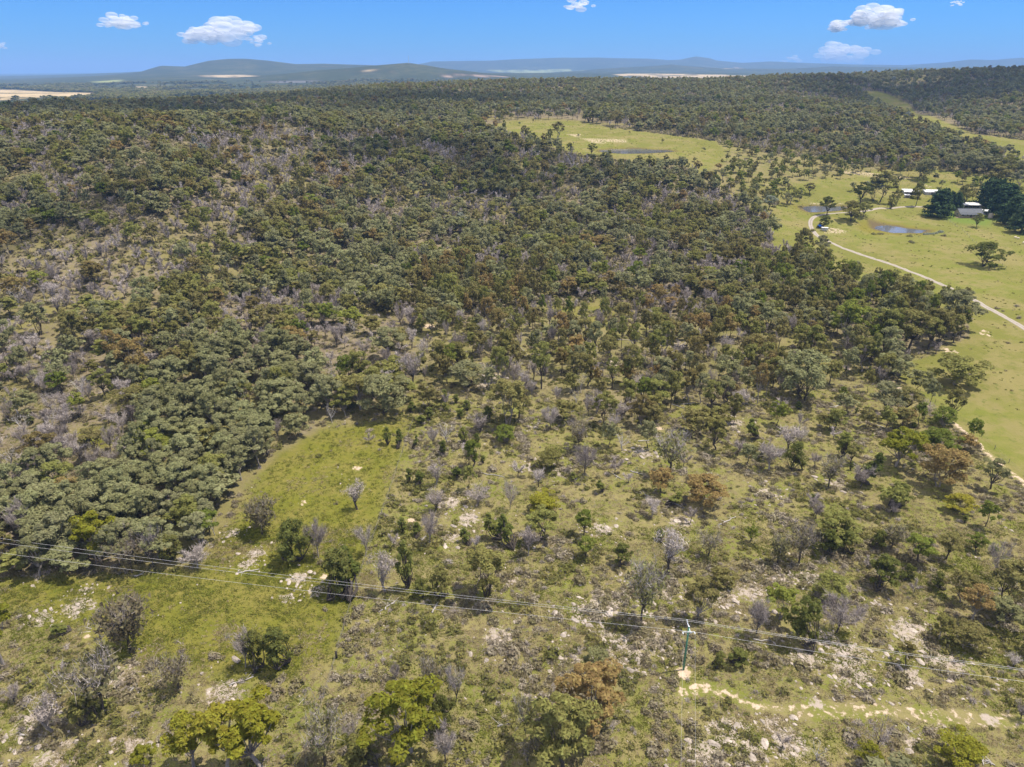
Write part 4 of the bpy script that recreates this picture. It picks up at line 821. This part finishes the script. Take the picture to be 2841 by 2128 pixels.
def understorey():
    n = 60000; Y = np.sqrt(rng.uniform(280 ** 2, 760 ** 2, n)); X = rng.uniform(-.8, .8, n) * Y; k = ~(in_poly(X, Y, PADDOCK) | in_poly(X, Y, CLEARING) | in_poly(X, Y, STRIP) | in_poly(X, Y, YOUNG) | in_poly(X, Y, UPPERP)); X, Y = X[k], Y[k]; n = len(X); Z = height(X, Y); s = rng.uniform(.8, 2.0, n)
    P = [make_shrub(330 + i, 34, .6, .9, .9, .5).mesh('shrub', [LEAF[c], LEAF['u']]) for i, c in enumerate('umv')]
    scatter('understorey', 'grey-brown understorey beneath the woodland on the hill', 'scrub', np.stack([X, Y, Z - .1], 1), np.stack([np.zeros(n), np.zeros(n), rng.uniform(0, 6.28, n)], 1), np.stack([s, s, s], 1), rng.choice(3, n, p=[.45, .35, .2]).astype(np.int32), P)
understorey()
def tussocks():
    n = 26000; X = rng.uniform(-20, 620, n); Y = rng.uniform(180, 860, n); k = in_poly(X, Y, PADDOCK) | in_poly(X, Y, CLEARING); k &= (fbm(X / 9, Y / 9, 71, 3) > .47) & (line_d(X, Y, ROAD[::6]) > 2.6); X, Y = X[k], Y[k]
    for poly, lev in PONDS: k = poly_sd(X, Y, poly) > 1; X, Y = X[k], Y[k]
    n = len(X); Z = height(X, Y); s = rng.uniform(.4, 1.2, n) ** 1.4; P = [make_tuft(420 + i, 20, .5, .4).mesh('grass_tussock', [LEAF[c]]) for i, c in enumerate('qwvu')]
    scatter('tussock_grass', 'coarse tussocks of grass dotted over the paddocks', 'grass', np.stack([X, Y, Z], 1), np.stack([np.zeros(n), np.zeros(n), rng.uniform(0, 6.28, n)], 1), np.stack([s, s, s * .8], 1), rng.choice(4, n, p=[.6, .3, .08, .02]).astype(np.int32), P)
tussocks()
RK = [make_rock(500 + i, f) for i, f in enumerate((.55, .45, .7, .35, .6, .5))]
ritems = []
def stones():
    xs, ys, ss = [], [], []
    for x, y, r in ROCKZ:
        n = int(8 + r * r * 2.3); a = rng.uniform(0, 6.28, n); q = r * 1.75 * rng.random(n) ** .65; xs.append(x + np.cos(a) * q); ys.append(y + np.sin(a) * q); ss.append(np.clip(rng.lognormal(-1.5, .6, n), .07, .5 + .07 * r))
    n = 5200; Y = np.sqrt(rng.uniform(58 ** 2, 235 ** 2, n)); X = rng.uniform(-1, 1, n) * (.78 * Y + 20); k = (fbm(X / 9, Y / 9, 41, 3) > .50) & in_poly(X, Y, SCRUBZ) & (~in_poly(X, Y, LUSH) | (rng.random(n) < .25)); xs.append(X[k]); ys.append(Y[k]); ss.append(np.clip(rng.lognormal(-2.0, .45, k.sum()), .06, .4))
    X, Y, S = map(np.concatenate, (xs, ys, ss)); k = clear_of(X, Y) | (S < .15); X, Y, S = X[k], Y[k], S[k]; n = len(X); Z = height(X, Y)
    tx, ty, dep = project(X, Y, Z); vis = (tx > 0) & (tx < 2841) & (ty < 2128); o = np.argsort(-(S / dep) * vis)[:240]; big = np.zeros(n, bool); big[o] = True
    rz = -.9 + rng.normal(0, .45, n); idx = rng.integers(0, 6, n).astype(np.int32); st = rng.uniform(.8, 1.7, n)
    for i in o:
        e = link('rock', RK[idx[i]], None, (X[i], Y[i], Z[i] + S[i] * .02), float(rz[i]), (S[i] * st[i], S[i], S[i])); e.rotation_euler[0] = float(rng.normal(.15, .2)); tag(e, 'x', 'rock', 'pale weathered rocks on the slope'); ritems.append((e, ('big ' if S[i] > .62 else 'small ' if S[i] < .42 else '') + ('pale rock slab' if st[i] > 1.35 else 'pale oblong rock' if st[i] > 1.05 else 'pale squat rock'), float(X[i]), float(Y[i])))
    r = ~big; c = r.sum(); scatter('stones', 'small pale stones strewn over the slope', 'stones', np.stack([X[r], Y[r], Z[r] + S[r] * .02], 1), np.stack([rng.normal(0, .2, c), rng.normal(0, .2, c), rz[r]], 1), np.stack([S[r] * st[r], S[r], S[r]], 1), idx[r], RK); return n
print('SCRUB', scrub(), grass(), stones())

number_words(sitems); number_words(ritems); print('LONG', LONG)
# fallen timber: end points on the photograph
LOGS = """1749 1307 1796 1320|1757 1358 1805 1380|1706 1320 1723 1328|1770 1225 1809 1221|1800 1127 1818 1120|1865 1122 1900 1135|1891 959 1917 942|1998 1084 2050 1088|2114 1079 2162 1092|1891 1122 1930 1118|1891 1148 1904 1170|1697 942 1792 950|1745 938 1760 955|1826 950 1895 959|1762 856 1792 860|1835 985 1905 960|1730 930 1800 945|
361 1920 382 1895|56 2039 116 2039|636 1903 704 1878|1380 2017 1422 2009|1199 1701 1216 1671|1070 1693 1079 1663|1380 1676 1388 1663|2226 1637 2247 1611|1994 1457 2041 1435|1745 1785 1740 1760|2733 2110 2760 2125|2722 2090 2728 2125|2519 2018 2524 2034|373 1600 400 1590|1480 1190 1500 1165|1560 1150 1600 1140|1640 960 1690 968|1320 1310 1400 1325|1095 1670 1050 1700|1170 1500 1190 1480|2300 1130 2350 1120|1440 960 1480 1000|2430 1180 2470 1195|1850 1390 1900 1410|660 1590 720 1580|2090 1775 2140 1780"""
litems = []
for q in LOGS.replace('\n', '').split('|'):
    a, b, c, d = map(float, q.split()); p0, p1 = np.array(px(a, b)), np.array(px(c, d)); L_ = float(np.linalg.norm(p1 - p0)); mid = (p0 + p1) / 2; z0 = hz(*mid); g = np.random.default_rng(int(a + b)); M = MB(); T = []
    n = 6
    for i in range(n):
        t = i / (n - 1); w = p0 * (1 - t) + p1 * t + g.normal(0, .03 * L_, 2) * (0 < i < n - 1); T.append((w[0] - mid[0], w[1] - mid[1], hz(*w) - z0 + .12))
    M.tube(T, np.linspace(.17, .07, n), 6, 0, True)
    e = link('fallen_log', M.mesh('fallen_log', [DEADW], True), None, (mid[0], mid[1], z0))
    B = MB()
    for i in range(4):
        s = T[int(g.integers(1, n - 1))]; u = g.normal(0, 1, 3); u[2] = abs(u[2]) * .5; B.tube([s, np.array(s) + u * .5, np.array(s) + u + (0, 0, .1)], [.05, .035, .012], 4)
    link('branch', B.mesh('branch', [DEADW], True), e); tag(e, 'x', 'log', 'fallen bleached logs'); litems.append((e, 'bleached fallen log', float(mid[0]), float(mid[1])))
number_words(litems)

# ------------------------------------------------------------------ power line
GREEN = plain_mat('green_painted_steel', (.060,.190,.120), (.080,.220,.145), 3, .5, per_object=.1); STEEL = plain_mat('galvanised_steel', (.62,.66,.70), (.75,.78,.82), 8, .4, .5); PORC = plain_mat('insulator_white', (.78,.80,.84), (.70,.72,.76), 6, .3); WIRE = plain_mat('wire_aluminium', (.62,.61,.61), (.56,.55,.55), 3, .5, .1)
bxy = px(1896, 1858); bz = hz(*bxy); hs_ = np.linspace(6, 14, 400); vv = project(bxy[0], bxy[1], bz + hs_)[1]; PH = float(hs_[np.argmin(np.abs(vv - 1738))])
def power_pole(x, y, rz, label):
    z = hz(x, y); e = link('power_pole', None, None, (x, y, z), rz); tag(e, label, 'power pole', 'poles of the power line')
    M = MB(); M.tube([(0, 0, -.8), (0, 0, PH * .5), (0, 0, PH)], [.19, .165, .13], 10, 0, True); link('shaft', M.mesh('shaft', [GREEN], True), e)
    M = MB(); M.tube([(0, 0, PH), (0, 0, PH + .06)], [.15, .11], 10, 0, True); link('cap', M.mesh('cap', [PORC], True), e)
    za = PH - 1.05
    a = MB(); a.box((-1.05, -.24, za - .07), (1.05, -.14, za + .07)); link('crossarm', a.mesh('crossarm', [STEEL]), e)
    a = MB(); a.box((.24, -.5, za - .05), (.36, 2.5, za + .09)); link('crossarm', a.mesh('crossarm', [STEEL]), e)
    for p in ((-1.0, -.19), (1.0, -.19)):
        m = MB(); m.tube([(p[0], p[1] - .05, za), (p[0], p[1] - .22, za), (p[0], p[1] - .45, za - .02)], [.05, .10, .06], 8, 0, True); link('insulator', m.mesh('insulator', [PORC], True), e)
    for p in ((.3, 2.42), (.3, 2.05), (.3, -.42)):
        m = MB(); z0 = za + .09
        m.tube([(p[0], p[1], z0), (p[0], p[1], z0 + .10), (p[0], p[1], z0 + .14), (p[0], p[1], z0 + .22), (p[0], p[1], z0 + .27)], [.05, .11, .06, .10, .04], 8, 0, True); link('insulator', m.mesh('insulator', [PORC], True), e)
    for s in (-1, 1):
        m = MB(); m.tube([(s * .7, -.19, za - .05), (s * .12, -.17, za - .6)], .025, 4); link('brace', m.mesh('brace', [STEEL]), e)
    return Vector((x, y, z)), za
P0, ZA = power_pole(*bxy, 0.0, 'green steel power pole with pale crossarms on the rocky slope')
def ends(tx, ty, far):                                        # where a span of wire crosses the edge of the frame, carried on to the next pole
    x, y = px(tx, ty, lambda a, b: height(a, b) + ZA - .2); return P0.x + (x - P0.x) * far, P0.y + (y - P0.y) * far
lx, ly = ends(0, 1521, 1.12); rx, ry = ends(2841, 1882, 1.25); sx_, sy_ = ends(1909, 2128, 1.9)
PL, _ = power_pole(lx, ly - 1.2, math.atan2(P0.y - ly, P0.x - lx) * .5, 'green steel power pole at the western end of the wires'); PR, _ = power_pole(rx, ry - 1.2, math.atan2(ry - P0.y, rx - P0.x) * .5, 'green steel power pole at the eastern end of the wires'); PS, _ = power_pole(sx_, sy_, 0, 'green steel power pole at the end of the branch line')
def wire(a, b, sag, label, rad=.018):
    t = np.linspace(0, 1, 40)[:, None]; q = np.array(a) * (1 - t) + np.array(b) * t; q[:, 2] -= sag * 4 * (t * (1 - t))[:, 0]; m = MB(); m.tube(q, rad, 4); tag(link('power_wire', m.mesh('power_wire', [WIRE], True)), label, 'wire', 'wires of the power line')
zi = ZA + .36; nm3 = (('upper far', 2.42), ('upper near', 2.05), ('lower', -.42))
for nm, dy in nm3:
    c = (P0.x + .3, P0.y + dy, P0.z + zi); wire(c, (PL.x + .3, PL.y + dy * (1.5 if dy < 0 else 1.12) + (.9 if dy > 2.3 else 0), PL.z + zi), .9, f'{nm} pale wire running from the green pole to the left edge'); wire(c, (PR.x + .3, PR.y + dy, PR.z + zi), .5, f'{nm} pale wire running from the green pole to the right edge')
for s, nm in ((-1, 'left'), (1, 'right')): wire((P0.x + s, P0.y - .64, P0.z + ZA), (PS.x + s, PS.y, PS.z + ZA), .5, f'{nm} thin branch wire running from the green pole toward the viewer', .009)

# ------------------------------------------------------------------ fences
POST = plain_mat('weathered_post', (.130,.110,.090), (.200,.175,.150), 5, .95); FW = plain_mat('fence_wire', (.30,.28,.26), None, 3, .6)
def fence(pts, step, label, post_h=1.25):
    pl = resample(wpoly(pts), .5); s = np.concatenate([[0], np.cumsum(np.hypot(*np.diff(pl, axis=0).T))]); n = max(2, int(s[-1] / step) + 1); t = np.linspace(0, s[-1], n); X = np.interp(t, s, pl[:, 0]); Y = np.interp(t, s, pl[:, 1]); Z = height(X, Y)
    e = link('wire_fence', None, None, (X[0], Y[0], Z[0])); tag(e, label, 'fence')
    m = MB(); m.tube([(0, 0, -.3), (0, 0, post_h)], [.075, .06], 6, 0, True); me = m.mesh('post', [POST])
    for i in range(n):
        o = link('post', me, e, (X[i] - X[0], Y[i] - Y[0], Z[i] - Z[0])); o.rotation_euler = (float(rng.normal(0, .04)), float(rng.normal(0, .04)), 0)
    for h in (.35, .7, 1.1):
        m = MB(); m.tube(np.stack([X - X[0], Y - Y[0], Z - Z[0] + h], 1), .012, 3); link('strand', m.mesh('strand', [FW]), e)
fence([(2841,1322),(2755,1242),(2690,1182),(2575,1104),(2510,1064)], 6.5, 'wire fence on grey posts between dirt track and green paddock')
fence([(1147,1165),(1113,1268),(1070,1397),(1010,1560),(960,1720),(934,1824),(880,1990),(850,2128)], 9, 'old wire fence along the edge of the lush grass')
fence([(2607,595),(2640,618),(2690,660),(2740,700),(2790,745)], 7, 'faint wire fence running down the paddock from the house')
m = MB(); m.tube([(0, 0, -.3), (0.02, 0, .6), (0, 0.03, 1.5)], [.22, .19, .2], 8, 0, True); x, y = px(934, 1826); tag(link('tree_stump', m.mesh('tree_stump', [plain_mat('charred_wood', (.02,.018,.016), (.05,.045,.04), 5, .95)], True), None, (x, y, hz(x, y))), 'short charred black stump standing on the grass edge', 'stump')

# ------------------------------------------------------------------ farm buildings
CREAM = plain_mat('cream_wall', (.50,.43,.33), (.55,.48,.37), .8, .85); GREYR = plain_mat('grey_sheet_roof', (.085,.095,.115), (.105,.115,.135), .6, .7, .0); WHITER = plain_mat('white_sheet_roof', (.80,.80,.80), (.74,.74,.75), .5, .4, .1); DARKW = plain_mat('dark_opening', (.03,.03,.035), None, 2, .6); SHEDW = plain_mat('shed_wall', (.36,.37,.36), (.42,.42,.40), .8, .7); GLASS = plain_mat('window_glass', (.04,.05,.06), None, 2, .1); TANKM = plain_mat('tank_beige', (.52,.44,.36), (.58,.50,.41), 1, .6); TIMB = plain_mat('veranda_timber', (.25,.17,.12), (.3,.22,.16), 3, .8)
def at_px(name, tx, ty, rz, label, cat, group=None):
    x, y = px(tx, ty); q = [(x + dx, y + dy) for dx in (-6, 0, 6) for dy in (-4, 0, 4)]; z = float(np.median(height([a for a, _ in q], [b for _, b in q]))); e = link(name, None, None, (x, y, z), rz); return tag(e, label, cat, group)
def sheet_roof(e, x0, x1, ya, za, yb, zb, mat, nm='roof', th=.06):
    """a sheet of ribbed metal from eave (ya, za) to ridge (yb, zb)"""
    M = MB(); n = int((x1 - x0) / .76); V = []; xs = []
    for i in range(n):
        a = x0 + (x1 - x0) * i / n; w = (x1 - x0) / n; xs += [(a, 0), (a + w * .62, 0), (a + w * .68, .05), (a + w * .94, .05)]
    xs.append((x1, 0)); top = [(x, ya, za + d) for x, d in xs] + [(x, yb, zb + d) for x, d in xs]; k = len(xs); bot = [(x, y, z - th - .03) for x, y, z in top]
    F = [(i, i + 1, k + i + 1, k + i) for i in range(k - 1)] + [(3 * k + i, 3 * k + i + 1, 2 * k + i + 1, 2 * k + i) for i in range(k - 1)] + [(2 * k + i, 2 * k + i + 1, i + 1, i) for i in range(k - 1)]
    F += [(k + i, k + i + 1, 3 * k + i + 1, 3 * k + i) for i in range(k - 1)] + [(0, k, 3 * k, 2 * k), (k - 1, 3 * k - 1, 4 * k - 1, 2 * k - 1)]
    M.add(top + bot, F); return link(nm, M.mesh(nm, [mat]), e)
def part(e, nm, lo, hi, mat):
    M = MB(); M.box(lo, hi); return link(nm, M.mesh(nm, [mat]), e)
h = at_px('farmhouse', 2693, 603, math.radians(-4), 'cream farmhouse with grey gable roof and shaded front veranda', 'house')
M = MB(); W, D, E_, Rr = 7.4, 7.6, 3.0, 5.2                     # half width, depth, eave, ridge
M.add([(-W,0,-.6),(W,0,-.6),(W,D,-.6),(-W,D,-.6),(-W,0,E_),(W,0,E_),(W,D,E_),(-W,D,E_),(-W,D/2,Rr),(W,D/2,Rr)], [(0,1,5,4),(1,2,6,9,5),(2,3,7,6),(3,0,4,8,7)]); link('wall', M.mesh('wall', [CREAM]), h)
sheet_roof(h, -W - .5, W + .5, -.3, E_ - .1, D / 2, Rr + .08, GREYR); sheet_roof(h, -W - .5, W + .5, D + .5, E_ - .2, D / 2, Rr + .08, GREYR); sheet_roof(h, -W - .5, W + .5, -2.6, E_ - .75, -.35, E_ - .25, GREYR, 'veranda_roof')
part(h, 'ridge_cap', (-W - .52, D / 2 - .22, Rr + .06), (W + .52, D / 2 + .22, Rr + .18), GREYR); part(h, 'veranda_floor', (-W, -2.5, -.5), (W, -.02, .18), TIMB)
for i in range(7): part(h, 'veranda_post', (-W + i * (2 * W - .12) / 6, -2.45, .18), (-W + .12 + i * (2 * W - .12) / 6, -2.33, E_ - .72), TIMB)
for i, x in enumerate((-5.4, -2.4, 2.6, 5.4)):
    w = part(h, 'window', (x - .8, -.06, .95), (x + .8, -.01, 2.2), WHITER); part(w, 'pane', (x - .68, -.09, 1.05), (x + .68, -.065, 2.1), GLASS)
w = part(h, 'door', (-.5, -.06, .18), (.5, -.01, 2.2), DARKW); part(w, 'handle', (.32, -.12, 1.1), (.4, -.065, 1.2), STEEL)
w = part(h, 'window', (-W - .06, 2.6, 1.0), (-W - .01, 4.2, 2.2), WHITER); part(w, 'pane', (-W - .09, 2.7, 1.1), (-W - .065, 4.1, 2.1), GLASS)
part(h, 'step', (-W - 2.6, -2.2, -.4), (-W - .05, 1.5, .06), TIMB)
def shed(tx, ty, rz, hw, dp, hf, hb, label, open_front=True):
    s = at_px('farm_shed', tx, ty, rz, label, 'shed', None); part(s, 'back_wall', (-hw, dp - .12, -.6), (hw, dp, hb - .14), SHEDW)
    for q in (-hw, hw - .12):
        M = MB(); M.add([(q,0,-.6),(q+.12,0,-.6),(q+.12,dp-.13,-.6),(q,dp-.13,-.6),(q,0,hf-.14),(q+.12,0,hf-.14),(q+.12,dp-.13,hb-.14),(q,dp-.13,hb-.14)], [(3,2,1,0),(4,5,6,7),(0,1,5,4),(1,2,6,5),(2,3,7,6),(3,0,4,7)]); link('side_wall', M.mesh('side_wall', [SHEDW]), s)
    sheet_roof(s, -hw - .3, hw + .3, -.4, hf, dp + .3, hb, WHITER)
    for i in range(5): part(s, 'post', (-hw + .2 + i * (2 * hw - .5) / 4, .02, -.5), (-hw + .35 + i * (2 * hw - .5) / 4, .16, hf - .12), TIMB)
    if not open_front: part(s, 'front_wall', (-hw + .13, .2, -.5), (hw - .13, .28, hf - .13), SHEDW); part(s, 'roller_door', (-1.4, .12, 0), (1.4, .19, 2.4), GREYR)
    return s
shed(2697, 578, math.radians(-6), 5.6, 6.5, 2.3, 3.0, 'low shed with white sheet roof behind the farmhouse'); shed(2733, 596, math.radians(-14), 2.4, 3.5, 2.5, 3.0, 'small grey shed beside the beige tank', False)
shed(2532, 541, math.radians(-12), 5.6, 9, 2.1, 3.0, 'long open shed with bright white roof beyond the pines', True); shed(2588, 541, math.radians(-9), 5.2, 7, 2.1, 2.9, 'white roofed shed half hidden by the tall pines', False); shed(2517, 549, math.radians(-10), 1.6, 2.2, 2.0, 2.3, 'tiny white roofed lean-to below the long shed', False)
t = at_px('water_tank', 2747, 604, 0, 'tall beige round water tank beside the small shed', 'water tank'); M = MB(); M.tube([(0,0,-.5),(0,0,3.0)], 1.5, 20, 0, False); link('wall', M.mesh('wall', [TANKM], True), t); M = MB(); M.tube([(0,0,3.0),(0,0,3.12),(0,0,3.3)], [1.55, 1.5, .1], 20, 0, True); link('lid', M.mesh('lid', [TANKM]), t)
for i in range(4): M = MB(); M.tube([(0,0,.4 + i * .75),(0,0,.5 + i * .75)], 1.53, 20); link('band', M.mesh('band', [TANKM], True), t)
# trailer with white canopy and a blue tarpaulin over a dark load, by the bend
t = at_px('box_trailer', 2287, 641, math.radians(-22), 'white canopied trailer parked on pale rock by the road bend', 'trailer')
part(t, 'tray', (-1.9, -1.0, .65), (1.9, 1.0, 1.15), SHEDW); part(t, 'canopy', (-1.8, -.95, 1.16), (1.8, .95, 2.1), SHEDW); part(t, 'canopy_roof', (-1.95, -1.1, 2.11), (1.95, 1.1, 2.2), WHITER); part(t, 'drawbar', (-3.3, -.08, .6), (-1.91, .08, .72), STEEL)
for x in (-.6, .5):
    for y in (-1.08, .9): M = MB(); M.tube([(x, y, .36), (x, y + .18, .36)], .36, 14, 0, True); w = link('wheel', M.mesh('wheel', [DARKW]), t); M = MB(); M.tube([(x, y - .01, .36), (x, y + .19, .36)], .2, 10, 0, True); link('rim', M.mesh('rim', [STEEL]), w)
t = at_px('tarpaulin_load', 2276, 632, math.radians(15), 'dark machinery heap under a bright blue tarpaulin beside trailer', 'machinery'); part(t, 'load', (-1.8, -1.0, -.1), (1.6, 1.0, 1.3), DARKW)
BLUE = plain_mat('blue_tarpaulin', (.010,.120,.62), (.015,.16,.70), 1.5, .4); M = MB(); gx = np.linspace(-1.9, .6, 8); gy = np.linspace(-1.1, 1.1, 7); V = [(x, y, 1.4 + .9 * math.exp(-((x + .8) ** 2 + y * y)) + .08 * math.sin(7 * x + 3 * y) - .7 * max(0, abs(y) - .95) * 5) for x in gx for y in gy]; M.add(V, [(i * 7 + j, i * 7 + j + 1, i * 7 + 8 + j, i * 7 + 7 + j) for i in range(7) for j in range(6)]); link('tarpaulin', M.mesh('tarpaulin', [BLUE], True), t)
# hedge below the long shed
for i, (a, b) in enumerate([(2531,549),(2538,550.5),(2545,552)]):
    x, y = px(a, b); e = link('hedge_bush', make_shrub(700 + i, 420, .45, 2.2, 1.5, 0).mesh('hedge_bush', [LEAF['y'], LEAF['t']]), None, (x, y, hz(x, y))); tag(e, f"{('western', 'middle', 'eastern')[i]} yellow-green hedge bush in front of the long white shed", 'hedge', 'hedge by the shed')
# saltbush clumps round the long dam
sit = []
for i, (a, b) in enumerate([(2568,651),(2577,650),(2585,650),(2596,648),(2607,645),(2612,644),(2425,650),(2443,650),(2523,656),(2618,655),(2526,672),(2532,674),(2350,596),(2395,560),(2412,564),(2220,575)]):
    x, y = px(a, b); e = link('shrub', make_shrub(720 + i, 160, .4, 1.5, 1.2, .1).mesh('shrub', [LEAF['s' if i < 6 else 'm'], LEAF['t']]), None, (x, y, hz(x, y)), 0, (1.2, 1.0, .9)); tag(e, 'x', 'shrub', 'shrubs round the farm dams'); sit.append((e, 'rounded saltbush shrub' if i < 6 else 'dark rounded shrub', x, y))
number_words(sit)
# sheep
WOOL = plain_mat('sheep_wool', (.62,.52,.40), (.70,.60,.48), 4, .95)
def sheep(tx, ty, rz, label):
    import bmesh
    x, y = px(tx, ty); bm = bmesh.new(); k = 1.35
    def ball(c, r):
        mt = Matrix.Translation(c) @ Matrix.Diagonal((*r, 1)); bmesh.ops.create_uvsphere(bm, u_segments=12, v_segments=8, radius=1, matrix=mt)
    ball((0, 0, .66 * k), (.58 * k, .28 * k, .29 * k)); ball((.42 * k, 0, .70 * k), (.26 * k, .22 * k, .24 * k)); ball((.68 * k, 0, .86 * k), (.20 * k, .11 * k, .16 * k)); ball((.86 * k, 0, .88 * k), (.15 * k, .08 * k, .09 * k))
    for s in (-1, 1): ball((.72 * k, s * .15 * k, .95 * k), (.05 * k, .09 * k, .03 * k))
    for a in (-.36, .36):
        for b in (-.15, .15):
            mt = Matrix.Translation((a * k, b * k, .24 * k)); bmesh.ops.create_cone(bm, cap_ends=True, segments=6, radius1=.035 * k, radius2=.06 * k, depth=.5 * k, matrix=mt)
    me = bpy.data.meshes.new('sheep'); bm.to_mesh(me); bm.free(); me.materials.append(WOOL); o = link('sheep', me, None, (x, y, hz(x, y)), rz)
    md = o.modifiers.new('skin', 'REMESH'); md.mode = 'VOXEL'; md.voxel_size = .05; md.use_smooth_shade = True; tag(o, label, 'sheep', 'sheep in the paddock')
sheep(2815, 662, .3, 'pale sheep standing nearest the dark pines'); sheep(2824, 664, 2.7, 'pale sheep just right of another one'); sheep(2839, 677, 1.2, 'pale sheep at the right edge of the paddock')
# mast on the far hill
x, y = px(1134, 178); M = MB(); z = hz(x, y); e = link('radio_mast', None, None, (x, y, z)); tag(e, 'thin radio mast on top of the far dark hill', 'mast')
for s in ((1, 0), (-.5, .87), (-.5, -.87)): M.tube([(s[0] * 1.6, s[1] * 1.6, -3), (s[0] * .5, s[1] * .5, 46)], .32, 4)
link('leg', M.mesh('leg', [SHEDW]), e); M = MB()
for i in range(12): M.tube([(1.6 - i * .09, 0, i * 3.8), (-.8 + i * .045, 1.4 - i * .08, i * 3.8 + 3.8), (-.8, -1.4 + i * .08, i * 3.8)], .2, 3)
link('lattice', M.mesh('lattice', [SHEDW]), e)

# ------------------------------------------------------------------ clouds
PUFF, N, L, o = new_mat('cloud_puff'); d = N.new('ShaderNodeBsdfDiffuse'); d.inputs[0].default_value = (.97, .97, .98, 1); tl = N.new('ShaderNodeBsdfTranslucent'); tl.inputs[0].default_value = (.97, .97, .98, 1); m2 = N.new('ShaderNodeMixShader'); m2.inputs[0].default_value = .7; L.new(d.outputs[0], m2.inputs[1]); L.new(tl.outputs[0], m2.inputs[2])
tr = N.new('ShaderNodeBsdfTransparent'); mx = N.new('ShaderNodeMixShader'); mx.inputs[0].default_value = .3; L.new(tr.outputs[0], mx.inputs[1]); L.new(m2.outputs[0], mx.inputs[2]); L.new(mx.outputs[0], o.inputs[0])
CM, CF = 46, 12
def cloud(cx, cy, w, hgt, D, n, label):
    import bmesh
    g = np.random.default_rng(int(cx + cy)); d = ray(cx, cy); s = D / d[1]; x, y, z = d * s; z += CAM_H; dep = D * CP_ - (z - CAM_H) * SP_; u = dep / FPX / K; W, Hh = w * u * .5, hgt * u * .5; bm = bmesh.new()
    heads = [(g.uniform(-.7, .7), g.uniform(.3, 1.0)) for _ in range(4)]
    for i in range(n):
        hx, hh = heads[int(g.integers(4))]; a = np.clip(hx + g.normal(0, .28), -1, 1); top = hh * math.sqrt(max(.05, 1 - a * a)); b = -.75 + (top + .75) * g.random() ** 1.2
        r = g.uniform(.14, .36) * Hh * 1.5 * (1 - .45 * abs(a)); bmesh.ops.create_icosphere(bm, subdivisions=2, radius=r, matrix=Matrix.Translation((a * W, g.normal(0, .3) * W, b * Hh)) @ Matrix.Diagonal((1.9, 1.5, .85, 1)))
    me = bpy.data.meshes.new('cloud'); bm.to_mesh(me); bm.free(); me.materials.append(PUFF); me.polygons.foreach_set('use_smooth', [True] * len(me.polygons))
    tag(link('cloud', me, None, (x, y, z)), label, 'cloud')
for a in [(339,58,130,40,20000,CM,'small white cloud near the upper left'),(560,95,120,52,20000,CM,'left lobe of the large cumulus over the left hills'),(640,88,170,66,20400,CM,'large white cumulus over the left hills'),(720,116,60,26,20000,CF,'ragged wisp trailing the large left cumulus'),(1606,10,90,40,20000,CF,'white cloud cut by the top edge near the middle'),
 (2400,45,90,52,20000,CM,'left half of the big white cloud at upper right'),(2462,50,120,62,20300,CM,'right half of the big white cloud at upper right'),(2320,74,70,30,20000,CM,'little round cloud beside the big right cloud'),(2338,150,150,58,34000,CM,'cumulus bank low over the right hills'),(2652,9,50,16,20000,CF,'faint wisp at the top right'),(2196,164,80,18,36000,CF,'faint cloud sliver on the right horizon'),(4,126,34,20,20000,CF,'faint wisp at the left edge')]: cloud(*a)
# broken cloud overhead that shades the far slopes
SH, N, L, o = new_mat('cloud_white'); d = N.new('ShaderNodeBsdfDiffuse'); d.inputs[0].default_value = (.9, .91, .93, 1); tr = N.new('ShaderNodeBsdfTransparent'); mx = N.new('ShaderNodeMixShader'); mx.inputs[0].default_value = .15; L.new(tr.outputs[0], mx.inputs[1]); L.new(d.outputs[0], mx.inputs[2]); L.new(mx.outputs[0], o.inputs[0])
def overhead():
    import bmesh
    bm = bmesh.new(); g = np.random.default_rng(5); al = 1250.0; off = sun_dir * (al / sun_dir.z)
    for x, y, rx_, ry_, n in ((-420, 860, 300, 130, 60), (-180, 1050, 230, 130, 50), (800, 1250, 330, 190, 60), (-30, 560, 120, 60, 26), (-250, 340, 80, 40, 18), (200, 1000, 160, 60, 26), (480, 1020, 110, 60, 20)):
        z0 = float(base_height([x], [y])[0])
        for i in range(n):
            a, q = g.uniform(0, 6.28), math.sqrt(g.random()); c = Vector((x + math.cos(a) * q * rx_, y + math.sin(a) * q * ry_, z0)) + off; r = g.uniform(.18, .5) * ry_
            bmesh.ops.create_icosphere(bm, subdivisions=2, radius=r, matrix=Matrix.Translation(c) @ Matrix.Diagonal((1.3, 1.1, .5, 1)))
    me = bpy.data.meshes.new('cloud_cover'); bm.to_mesh(me); bm.free(); me.materials.append(SH); tag(link('cloud_cover', me), 'broken white cloud drifting high overhead', 'clouds', kind='stuff')
overhead()

# ------------------------------------------------------------------ hazy air
hm, N, L, o = new_mat('hazy_air'); pv = N.new('ShaderNodeVolumePrincipled'); L.new(pv.outputs[0], o.inputs['Volume'])
pv.inputs['Color'].default_value = (.28, .50, .92, 1); pv.inputs['Density'].default_value = 8e-5; pv.inputs['Anisotropy'].default_value = .0
bx = MB(); bx.box((-52000, -400, -60), (52000, 62000, 460)); tag(link('haze', bx.mesh('haze', [hm])), 'thin blue haze over the far hills', 'haze', kind='stuff')
